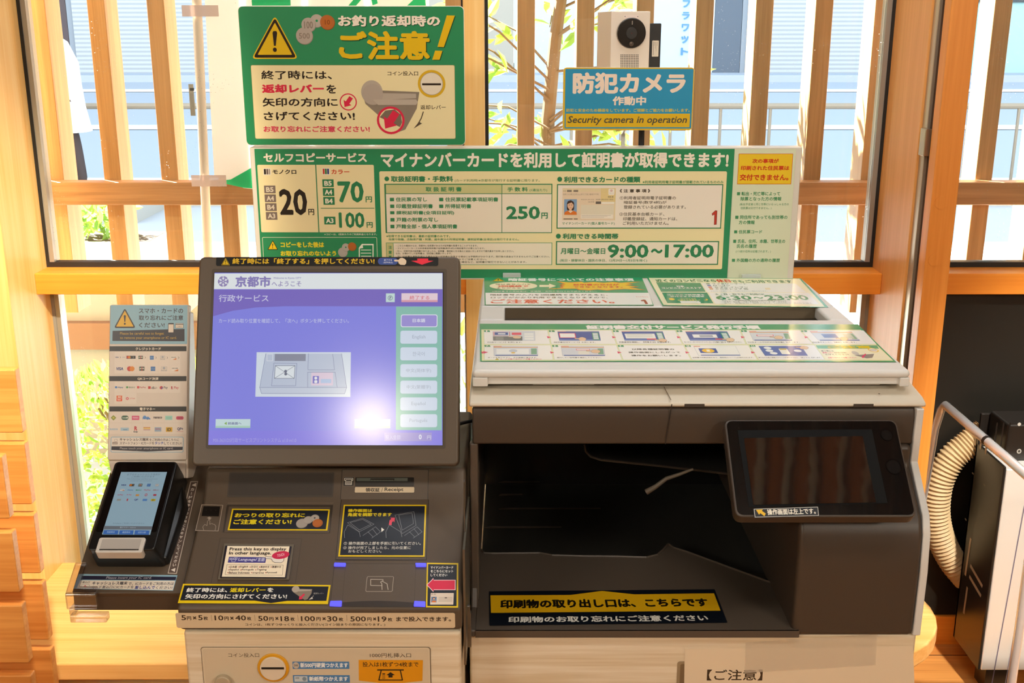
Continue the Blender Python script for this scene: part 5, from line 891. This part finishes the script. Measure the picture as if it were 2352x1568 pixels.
a.rect(GR, 1056, 342, 2346, 722); a.rect('c8c48a', 1064, 350, 1956, 416); a.rect('d8cf9c', 1961, 350, 2340, 416); a.rect('ecdfca', 1068, 421, 1955, 716); a.rect('ecdfca', 1960, 421, 2340, 716)
a.text('取 扱 証 明 書', 1370, 366, 1648, 402, '3f8a58', .035); a.text('手 数 料', 2000, 368, 2158, 402, '3f8a58', .035); a.text('(1通当たり)', 2172, 380, 2308, 404, '4f8f60', .02)
for t, l, r, y in (('■ 住民票の写し', 1094, 1380, 446), ('■ 住民票記載事項証明書', 1474, 1930, 446), ('■ 印鑑登録証明書', 1096, 1426, 498), ('■ 所得証明書', 1474, 1722, 498), ('■ 課税証明書(全項目証明)', 1096, 1590, 550), ('■ 戸籍の附票の写し', 1098, 1466, 602), ('■ 戸籍全部・個人事項証明書', 1098, 1614, 654)): a.text(t, l, y, r, y + 34, '3c8656', .03)
a.text('250', 1990, 514, 2252, 616, GR, .032); a.text('円', 2262, 564, 2312, 612, GR, .035)
a.text('※取得できる証明書は、最新の証明書のみです。', 1066, 736, 1558, 756, '3f8a58', .02); a.text('除票や除籍、改製原戸籍・附票、過年度分の所得証明書、課税証明書(全項目)は発行できません。', 1086, 762, 2090, 782, '3f8a58', .02)
a.rect('5a9a6c', 1066, 796, 2346, 968); a.rect('c8c48a', 1070, 800, 1120, 964); a.rect('ecdfca', 1124, 800, 2341, 964); a.vtext('注意事項', (1096, 832), (1096, 946), 26, 26, '3f8a58', .03)
for i, t in enumerate(('・こちらの端末からは、京都市に住民票がある方が証明書を取得することができます。', '・マイナンバーカードの利用者証明用電子証明書(数字4桁)の暗証番号が必要になります。', '・万一、印刷不良の証明書がありましたら、証明書・領収証と引き換えに返金いたしますので案内員までお申し出ください。', ' なお、お預かりした証明書は、回収後に廃棄いたします。', '・同じ証明書を複数取得する場合や別の証明書を取得する場合には手数料がかかります。発行後の返金はできませんのでご注意ください。', '・証明書の記載内容によっては発行できませんのでご注意ください。', '・戸籍の記載内容等によりシステムで対応できない場合など、証明書が発行できないことがあります。')):
    r_ = (1770, 1826, 2050, 1572, 2326, 1840, 2148)[i]; a.text(t, 1140, 812 + 21 * i - (3 if i == 3 else 0), r_, 827 + 21 * i - (3 if i == 3 else 0), '5a5a44', .018)
a.build('fee_print', sg)
a = Art(LS, fc, rough=.28, z=.001)
a.disc(GR, 100, 358, 22); a.text('利用できるカードの種類', 138, 334, 826, 388, GR, .04); a.text('※利用者証明用電子証明書が搭載されているもののみ', 846, 370, 1574, 396, '4f8f5c', .018)
a.frame(GR, 'ecdfd0', 74, 402, 1562, 802, 9)
a.rect('e2cfa8', 124, 438, 602, 728); a.rect('e4ccb0', 124, 470, 590, 728); a.rect('e0c890', 470, 438, 602, 560); a.text('氏名', 132, 458, 156, 470, '7a6a5a'); a.rect('8a7a6a', 166, 454, 208, 472); a.rect('8a7a6a', 224, 454, 266, 472); a.text('住所 ○○県□□市△△町○丁目○番地▽▽号', 130, 486, 450, 502, '9a8a78'); a.rect('eee4d8', 538, 444, 592, 500, 10); a.disc('d8b8b0', 565, 460, 12); a.text('マイナンバー', 544, 478, 588, 488, '8a7a70'); a.text('性別 男', 534, 510, 582, 524, '6a5a50', .02)
a.text('平成元年 3月31日生', 290, 536, 410, 546, '7a6a60'); a.text('2025年 3月31日まで有効', 424, 534, 580, 546, '7a6a60', .01); a.text('□□市長', 356, 556, 412, 568, '7a6a60'); a.rect('6a6058', 424, 558, 472, 580); a.rect('eee6d8', 476, 562, 590, 580); a.rect('ded2bc', 290, 588, 586, 676); a.rect('eee2d4', 290, 676, 580, 712); [a.rect('9a8c7c', 296, 682 + 9 * i, 560 - 30 * i, 684 + 9 * i) for i in range(3)]; a.rect('8a7868', 134, 710, 216, 720); a.rect('8a7868', 226, 710, 262, 720)
a.rect('7f9ec0', 140, 538, 254, 678); a.rect('4a3228', 164, 552, 230, 648, 28); a.disc('e2b496', 197, 592, 28, 36); a.poly('4a3228', [(168, 582), (172, 556), (200, 546), (226, 562), (226, 588), (206, 566)]); a.poly('e8dccc', [(166, 640), (228, 640), (222, 668), (174, 668)]); a.poly('d8742c', [(140, 678), (146, 652), (174, 640), (197, 662), (222, 640), (250, 652), (254, 678)]); a.rect('e2b496', 186, 624, 208, 646, 4); a.disc('4a342c', 186, 590, 3.5); a.disc('4a342c', 208, 590, 3.5); a.line('b85a4a', [(190, 612), (197, 615), (204, 612)], 2.5)
a.text('マイナンバーカード(個人番号カード)', 122, 742, 594, 772, '4a8a5c', .02); a.text('《 注 意 事 項 》', 640, 446, 914, 478, '4a4032', .035)
for t, l, r, y in (('①利用者証明用電子証明書の', 640, 1146, 510), ('暗証番号(数字4桁)が', 678, 1062, 552), ('登録されている必要があります。', 676, 1236, 592), ('②住民基本台帳カード、', 636, 1042, 656), ('印鑑登録証、通知カードは、', 670, 1158, 698), ('ご利用いただけません。', 668, 1080, 738)): a.text(t, l, y, r, y + 32, '5a4e3e', .015)
a.poly('8a2a20', [(1468, 668), (1500, 638), (1518, 640), (1512, 766), (1488, 768), (1492, 676), (1474, 686)]); a.poly('c03a2c', [(1474, 668), (1502, 644), (1512, 646), (1506, 762), (1492, 763), (1497, 670), (1476, 680)])
a.disc(GR, 88, 870, 22); a.text('利用できる時間帯', 126, 846, 628, 896, GR, .04); a.frame(GR, 'ecdfcc', 66, 914, 1530, 1128, 10)
a.text('月曜日〜金曜日', 108, 976, 510, 1032, GR, .03); a.text('9:00', 530, 944, 900, 1066, GR, .032); a.text('〜', 920, 982, 1026, 1026, GR, .055); a.text('17:00', 1046, 944, 1488, 1064, GR, .032); a.text('(祝日・振替休日・国民の休日、12月29日〜1月3日を除く)', 102, 1076, 886, 1104, '3f8a58', .02)
a.build('hours_print', sg)
a = Art(LS, fc, rough=.3, z=.0008); x_g = a.P(1645, 650)[0]; a.loc('d6dcbe', [(x_g, z_b + .003), (x_r - .012, z_b + .003), (x_r - .012, z_t - .003), (x_g, z_t - .003)])
a.frame('d04420', 'e8c22a', 1704, 128, 2192, 404, 4); 
for t, l, r, y0_, y1_ in (('次の事項が', 1834, 2072, 174, 214), ('印刷された住民票は', 1730, 2166, 236, 278), ('交付できません。', 1720, 2160, 312, 370)): a.text(t, l, y0_, r, y1_, 'c83c18', .04)
for t, l, r, y, h, b in (('■ 転出・死亡等によって', 1696, 2084, 470, 36, .03), ('除票となった方の情報', 1728, 2096, 516, 36, .03), ('(転出予定者と同じ世帯にいらっしゃる方の', 1720, 2162, 572, 26, .01), ('住民票は交付できません。)', 1728, 2006, 606, 26, .01), ('■ 同住所であっても別世帯の', 1680, 2150, 682, 36, .03), ('方の情報', 1712, 1856, 728, 36, .03), ('■ 住民票コード', 1670, 1922, 814, 34, .03), ('■ 氏名、住所、本籍、世帯主の', 1662, 2130, 898, 36, .03), ('氏名の履歴', 1694, 1874, 942, 36, .03), ('(1つ前の住所は記載されます。)', 1684, 2000, 996, 26, .01), ('■ 外国籍の方の通称の履歴', 1650, 2082, 1070, 34, .03)): a.text(t, l, y, r, y + h, '3f8a58', b)
a.build('exclusion_print', sg)
cm_ = M('dde4e0', .15, alpha=.5)
for q in ((1155, 625, 1196, 645), (1702, 628, 1745, 642)):
    e = Art(LS).box(*q); MB().box(e[0], e[2], 2.098, 2.107, e[1] - .004, e[3], cm_).build('clip', sg, bevel=.001)
# square sign
q_ = thing('change_notice_sign', 'square green notice sign with a warning triangle and coins, standing above the long sign', 'sign', (-.29, 2.11, 1.405))
fa = (540, 0, 4.2); SP2 = Pl((0, 2.105, 0)); a = Art(SP2, fa); e = a.box(88, 58, 2212, 1400); e = (e[0] - .004, e[1], e[2] + .0005, e[3])
mb = MB(); mb.slab(SP2, rrect(e[0], e[1], e[2], e[3], .008), -.006, 0, M('e8e4d8', .4)); mb.build('plate', q_, bevel=.001)
a = Art(SP2, fa, rough=.22); a.loc(SG, rrect(e[0] + .0008, e[1] + .0008, e[2] - .0008, e[3] - .0008, .008)); a.warn(158, 148, 610, 568, '2a201a', 'e0b81c')
a.coins([(788, 200, 62, 'b8aca0', SG), (708, 238, 68, 'b4a89c', None), (668, 344, 80, 'b0a498', None), (890, 214, 70, 'b8672c', None)]); a.text('100', 666, 205, 752, 276, '8a7e72', .03); a.text('500', 616, 318, 722, 374, '8a7e72', .02); a.text('10', 866, 190, 916, 238, '8a4a1e', .02)
a.text('お釣り返却時の', 998, 156, 1982, 262, '14482c', .05); a.text('お釣り返却時の', 992, 146, 1978, 256, TXW, .042); a.text('ご注意', 1004, 306, 1888, 586, '14482c', .042); a.text('ご注意', 998, 298, 1878, 578, 'e2b81a', .038)
a.poly('14482c', [(2048, 156), (2128, 156), (2022, 460), (1960, 460)]); a.poly('e2b81a', [(2042, 148), (2120, 150), (2014, 454), (1952, 452)]); a.poly('14482c', [(1936, 494), (2008, 494), (1980, 582), (1910, 582)]); a.poly('e2b81a', [(1930, 488), (2000, 490), (1972, 576), (1902, 576)])
a.rect('8a8a5c', 172, 626, 2124, 1340, 14); a.rect(SC, 175, 630, 2120, 1336, 14)
for t, l, r, y, c, b in (('終了時には、', 252, 934, 680, '2e2420', .025), ('返却レバー', 258, 858, 812, 'd8304a', .055), ('を', 880, 976, 816, '2e2420', .03), ('矢印の方向に', 264, 990, 942, '2e2420', .03), ('さげてください!', 276, 1156, 1076, '2e2420', .03)): a.text(t, l, y, r, y + 86, c, b)
a.text('お取り忘れにご注意ください!', 274, 1214, 1300, 1274, 'd8405a', .035)
a.disc('d82a4a', 1092, 983, 83); a.disc(SC, 1092, 983, 72); a.arrow('d82a4a', (1120, 938), (1056, 1032), 42, 52, 92)
a.text('コイン投入口', 1470, 686, 1766, 730, '4a3c2c', .015); a.disc('d8ac28', 1896, 808, 134); a.disc('a89c8c', 1896, 808, 110); a.disc('e6dac4', 1896, 808, 105); a.rect('2a201a', 1804, 803, 1986, 822)
lever(a, 1216, 790, 2.08, 2.7); a.disc('b0a294', 1328, 910, 100, 102); a.poly('b8ab9c', [(1330, 960), (1745, 958), (1765, 985), (1745, 1012), (1380, 1012)])
a.disc('d82a4a', 1502, 1160, 134); a.disc(SC, 1502, 1160, 112); a.poly('7a6c5c', [(1395, 1130), (1450, 1065), (1540, 1055), (1600, 1105), (1612, 1180), (1590, 1225)]); a.arrow('d82a4a', (1555, 1082), (1448, 1240), 74, 90, 156)
a.text('返却レバー', 1788, 1012, 2032, 1056, '4a3c2c', .015); a.line('5a4c3c', [(1816, 1078), (1796, 1140), (1764, 1196)], 10); a.poly('5a4c3c', [(1722, 1240), (1778, 1168), (1790, 1186), (1806, 1188)]); a.build('printed_face', q_)
# ------------------------------------------------------------------ security camera and its blue sign
sc = thing('security_camera', 'white box security camera with a round black lens above the blue sign', 'camera', (.25, 2.13, 1.16))
R8 = Matrix.Rotation(math.radians(9), 3, 'Z'); ex = R8 @ Vector((1, 0, 0)); pc = atY(1447, 90, 2.13)
CP = Pl((pc.x, pc.y, 0), ex, (0, 0, 1)); a = Art(CP, (1280, 0, 4.753)); e = a.box(582, 122, 1010, 760); WCm = M('e2d4c4', .4)
mb = MB(); mb.slab(CP, rrect(e[0], e[1], e[2], e[3], .002), -.11, 0, WCm); mb.build('case', sc, bevel=.002)
a = Art(CP, (1280, 0, 4.753), rough=.4, z=.0004); a.poly('ead9cf', [(724, 162), (886, 164), (880, 240), (728, 240)]); a.disc('2a2420', 739, 180, 5); a.disc('2a2420', 878, 182, 5); a.disc('efe2d4', 806, 362, 168, 172); a.disc('b8a896', 803, 360, 163, 167); a.build('lens_rim', sc)
def lens(r0, r1, z0, z1, m, name, par, cx=808, cy=360):
    c = a.P(cx, cy); k = abs(a.P(900, 360)[0] - a.P(800, 360)[0]) / 100
    return MB().slab(CP, [(c[0] + r0 * k * math.cos(i * .1257), c[1] + r0 * k * math.sin(i * .1257)) for i in range(50)], z0, z1, m).build(name, par, bevel=.0015)
ln = lens(156, 150, 0, .004, M('14110f', .2, coat=.4), 'lens', sc); lens(60, 60, .004, .0046, M('1c1815', .3), 'lens_ring', ln, 805, 362)
q = Art(CP, (1280, 0, 4.753), rough=.2, z=.0048); q.disc('4a4038', 802, 478, 26); q.disc('7a6e62', 798, 468, 10); q.rect('8a7e72', 806, 226, 818, 270, 5); q.disc('6a2018', 806, 362, 5); q.build('sensor', ln)
q = Art(CP, (1280, 0, 4.753), rough=.6, z=.0004); [q.rect('2a231c', 690 + 18.5 * i, 595 + 18.5 * j, 700 + 18.5 * i, 605 + 18.5 * j) for i in range(11) for j in range(8)]; q.build('speaker_grille', sc)
bb = Pl((pc.x, pc.y + .05, 0), ex, (0, 0, 1)); a2 = Art(bb, (1280, 0, 4.753)); e = a2.box(1000, 254, 1130, 760); mb = MB(); mb.slab(bb, rrect(e[0], e[1], e[2], e[3], .002), -.035, 0, M('1a1815', .45)); mb.build('battery_box', sc, bevel=.0015)
q = Art(bb, (1280, 0, 4.753), rough=.4); q.rect('e4d8c4', 1034, 442, 1106, 618, 6); [q.rect('6a6058', 1046, 452 + 0 * i, 1050, 600) for i in range(1)]; [q.rect('8a8074', 1058 + 10 * i, 456, 1061 + 10 * i, 500 + 30 * (i % 3)) for i in range(4)]; q.build('rating_label', sc)
MB().tube([(pc.x + .03, 2.155, 1.16), (pc.x + .03, 2.155, 1.56)], .006, M('15151a', .3), 10).build('pole', sc, smooth=40)
cs_ = thing('security_camera_sign', 'blue and yellow security camera in operation sign below the white camera', 'sign', (.235, 2.10, 1.43))
BP = Pl((0, 2.10, 0)); fs = (1280, 0, 4.753); a = Art(BP, fs); e = a.box(64, 738, 1484, 1420); mb = MB(); mb.slab(BP, rrect(e[0] - .0004, e[1] - .0004, e[2] + .0004, e[3] + .0004, .006), -.004, 0, M('e8e6da', .3)); mb.build('plate', cs_, bevel=.0008)
a = Art(BP, fs, rough=.35); a.loc('dab01a', rrect(e[0], e[1], e[2], e[3], .006)); a.rect('2790b8', 84, 752, 1474, 1402, 12); a.rect('dab01a', 92, 1240, 1446, 1388)
a.text('防犯カメラ', 168, 790, 1402, 1024, 'eed8c4', .05); a.text('作動中', 604, 1050, 970, 1150, 'eed8c4', .04); a.text('防犯と安全のため録画をしています。ご理解とご協力をお願いします。', 98, 1184, 1446, 1222, 'c8b84a', .03); a.text('Security camera in operation', 112, 1266, 1416, 1366, '4a4a3c', .02, .22); a.build('printed_face', cs_)
MB().tube([(.215, 2.158, 1.16), (.215, 2.158, 1.43), (.215, 2.108, 1.45)], .004, M('cfd4d4', .2), 8).build('stand', cs_)
# ------------------------------------------------------------------ side rails and cables between the machines
br = thing('metal_side_bracket', 'narrow steel bracket with a screw between kiosk and copier', 'bracket', (-.062, 1.36, .6))
st = M('7d7970', .35, metal=.7); mb = MB(); mb.box(-.0645, -.0615, 1.31, 1.48, .80, .97, st); mb.build('plate', br)
B1 = Pl((0, 1.36, 0)); q = Art(B1)
mb = MB(); e = q.box(1056, 1108, 1069, 1395); mb.box(max(e[0], KX1 + .0008), e[2], 1.362, 1.372, e[1], e[3], st); e = q.box(1060, 1392, 1080, 1440); mb.box(max(e[0], KX1 + .0008), e[2], 1.360, 1.366, e[1], e[3], st); e = q.box(1072, 1410, 1082, 1490); mb.box(e[0], e[2], 1.364, 1.370, e[1], e[3], st); mb.build('arm', br, bevel=.001)
c = q.P(1067, 1412); mb = MB(); mb.slab(Pl((0, 1.360, 0)), [(c[0] + .004 * math.cos(i * .524), c[1] + .004 * math.sin(i * .524)) for i in range(12)], 0, .003, M('5a564e', .3, metal=.9)); mb.build('screw', br, bevel=.0005)
cbl = M('26282a', .5)
o = MB().tube([atY(1052, 974, 1.62), atY(1066, 970, 1.64), atY(1092, 964, 1.66)], .003, cbl, 8).build('cable', smooth=50); prop(o, 'dark cable running from behind the monitor to the copier', 'cable')
o = MB().tube([atY(1066, 1455, 1.5), atY(1069, 1490, 1.5), atY(1076, 1520, 1.5), atY(1070, 1560, 1.5), atY(1066, 1600, 1.5)] + [Vector((-.0625, 1.5, .02))], .003, M('3c5560', .4), 8).build('cable', smooth=50); prop(o, 'blue-grey cable hanging down in the gap between kiosk and copier', 'cable')
# ------------------------------------------------------------------ heater at the right
ht = thing('floor_heater', 'silver and black floor heater with slotted black side at the right edge', 'heater', (1.45, 2.58, 0))
HB = M('1c1815', .3); HS = M('e4e2dc', .33, metal=.35)
xa, xb = 1.175, 1.75; mb = MB(); mb.box(xa, xa + .006, 2.452, 2.615, .07, .62, HB); mb.box(xa, xb, 2.605, 2.615, .07, .70, HB); hb = mb.build('side_plate', ht, bevel=.002)
MB().box(xa + .006, xb, 2.45, 2.604, .07, .615, HS).build('front_shell', ht, bevel=.004)
MB().box(xa + .02, xb, 2.50, 2.604, .616, .71, HB).build('top_grille', ht, bevel=.006)
SPl = Pl((xa, 0, 0), (0, -1, 0), (0, 0, 1)); fX = (2050, 880, 2.278); q = Art(SPl, fX, rough=.5, z=.0006)
for x, y0_, y1_ in ((406, 265, 300), (434, 270, 326), (462, 292, 348), (490, 316, 374)): q.rect('c8b89a', x - 5, y0_, x + 5, y1_, 4)
q.line('b8ad98', [(410, 815), (382, 1000)], 9); q.line('a89c88', [(410, 955), (470, 1060)], 9); q.line('a89c88', [(405, 1012), (462, 1110)], 9); q.line('a89c88', [(392, 1070), (374, 1200)], 9)
for x, y in ((320, 210), (422, 472), (482, 532), (384, 712)): q.disc('5a524a', x, y, 6)
q.build('side_slots', ht)
q = Art(Pl((0, 2.4495, 0)), fX, rough=.35, z=.0004); q.line('6a6276', [(690, 640), (655, 830), (610, 1080), (520, 1568)], 5); q.line('8a8294', [(690, 1100), (640, 1290), (590, 1568)], 4); q.build('panel_joint', ht)
q = Art(Pl((0, 2.4995, 0)), fX, rough=.4, z=.0004); [q.rect('0a0908', 536 + 34 * i, 205, 544 + 34 * i, 330, 4) for i in range(3)]; q.disc('a8a49c', 662, 355, 12); q.disc('3a3630', 662, 355, 7); q.disc('a8a49c', 663, 214, 9); q.build('grille_slots', ht)
[MB().box(q, q + .06, 2.47, 2.53, 0, .07, HB).build('foot', ht) for q in (xa + .03, xb - .1)]
gd = thing('heater_guard', 'chrome tube guard rail standing around the floor heater', 'guard rail', (1.08, 2.4, 0)); CH = M('f2f2f4', .22, metal=.6)
G = [(1.02, 2.60, .0), (1.062, 2.605, .66), (1.070, 2.60, .712), (1.073, 2.585, .73), (1.073, 2.10, .73), (1.09, 2.06, .73), (1.13, 2.045, .73), (1.85, 2.045, .73)]
MB().tube([Vector(p) for p in G], .0105, CH, 14).build('top_tube', gd, smooth=50)
MB().tube([(1.073, 2.08, .0), (1.073, 2.08, .725)], .0095, CH, 12).build('leg', gd, smooth=50); MB().tube([(1.84, 2.045, 0), (1.84, 2.045, .725)], .0095, CH, 12).build('leg', gd, smooth=50)
MB().tube([(1.0722, 2.34, .73), (1.0735, 2.33, .73)], .0118, M('4a4846', .3, metal=.8), 14).build('joint_ring', gd, smooth=50)
hs = thing('ribbed_hose', 'beige ribbed duct hose bending down beside the heater', 'hose', (1.12, 2.64, .1)); C = [atY(u, v, 2.658) for u, v in ((2262, 992), (2228, 1016), (2188, 1050), (2160, 1098), (2150, 1150), (2152, 1200), (2166, 1248), (2190, 1292), (2222, 1330))]
def smoothp(C, n):
    out = []
    for i in range(len(C) - 1):
        p0, p1, p2, p3 = C[max(i - 1, 0)], C[i], C[i + 1], C[min(i + 2, len(C) - 1)]
        for k in range(n):
            t = k / n; out.append(.5 * ((2 * p1) + (p2 - p0) * t + (2 * p0 - 5 * p1 + 4 * p2 - p3) * t * t + (3 * p1 - p0 - 3 * p2 + p3) * t ** 3))
    return out + [C[-1]]
C = smoothp(C, 24); MB().tube(C, [.034 + .0026 * math.sin(i * 1.5708) for i in range(len(C))], M('c0a67c', .6), 20).build('duct', hs, smooth=80)
o = MB().box(1.14, 1.42, 2.26, 2.40, .0, .03, M('2a2826', .4)).build('floor_tray', bevel=.008); prop(o, 'dark low tray on the floor in front of the heater', 'tray')
# fittings of the added fill lamps and spots, all out of view
for lx, ly, lb in ((.25, 1.85, 'rectangular ceiling lamp above the back of the copier'), (-2.3, -1.6, 'rectangular ceiling lamp behind the viewer on the left'), (2.2, -1.6, 'rectangular ceiling lamp behind the viewer on the right'), (.35, .45, 'rectangular ceiling lamp above the copier front')):
    t = thing('fill_lamp', None, None, (lx, ly, 2.74)); MB().box(lx - .62, lx + .62, ly - .3, ly + .3, 2.72, 2.80, M('e8e4dc', .5)).build('housing', t); prop(t, lb, 'lamp', 'ceiling lamps')
t = thing('fill_spotlight', 'small black ceiling spotlight aimed at the post on the left', 'lamp', (-.49, 1.03, 2.70)); MB().tube([(-.49, 1.03, 2.655), (-.45, .94, 2.75)], .035, M('1a1a1a', .4), 16).build('lamp_head', t, smooth=40); MB().tube([(-.47, .985, 2.72), (-.47, .985, 2.90)], .008, M('1a1a1a', .4), 10).build('stem', t)
t = thing('fill_spotlight', 'small black ceiling spotlight aimed at the heater on the right', 'lamp', (1.30, .90, 2.70)); MB().tube([(1.30, .87, 2.66), (1.30, .79, 2.76)], .035, M('1a1a1a', .4), 16).build('lamp_head', t, smooth=40); MB().tube([(1.30, .83, 2.72), (1.30, .83, 2.90)], .008, M('1a1a1a', .4), 10).build('stem', t)
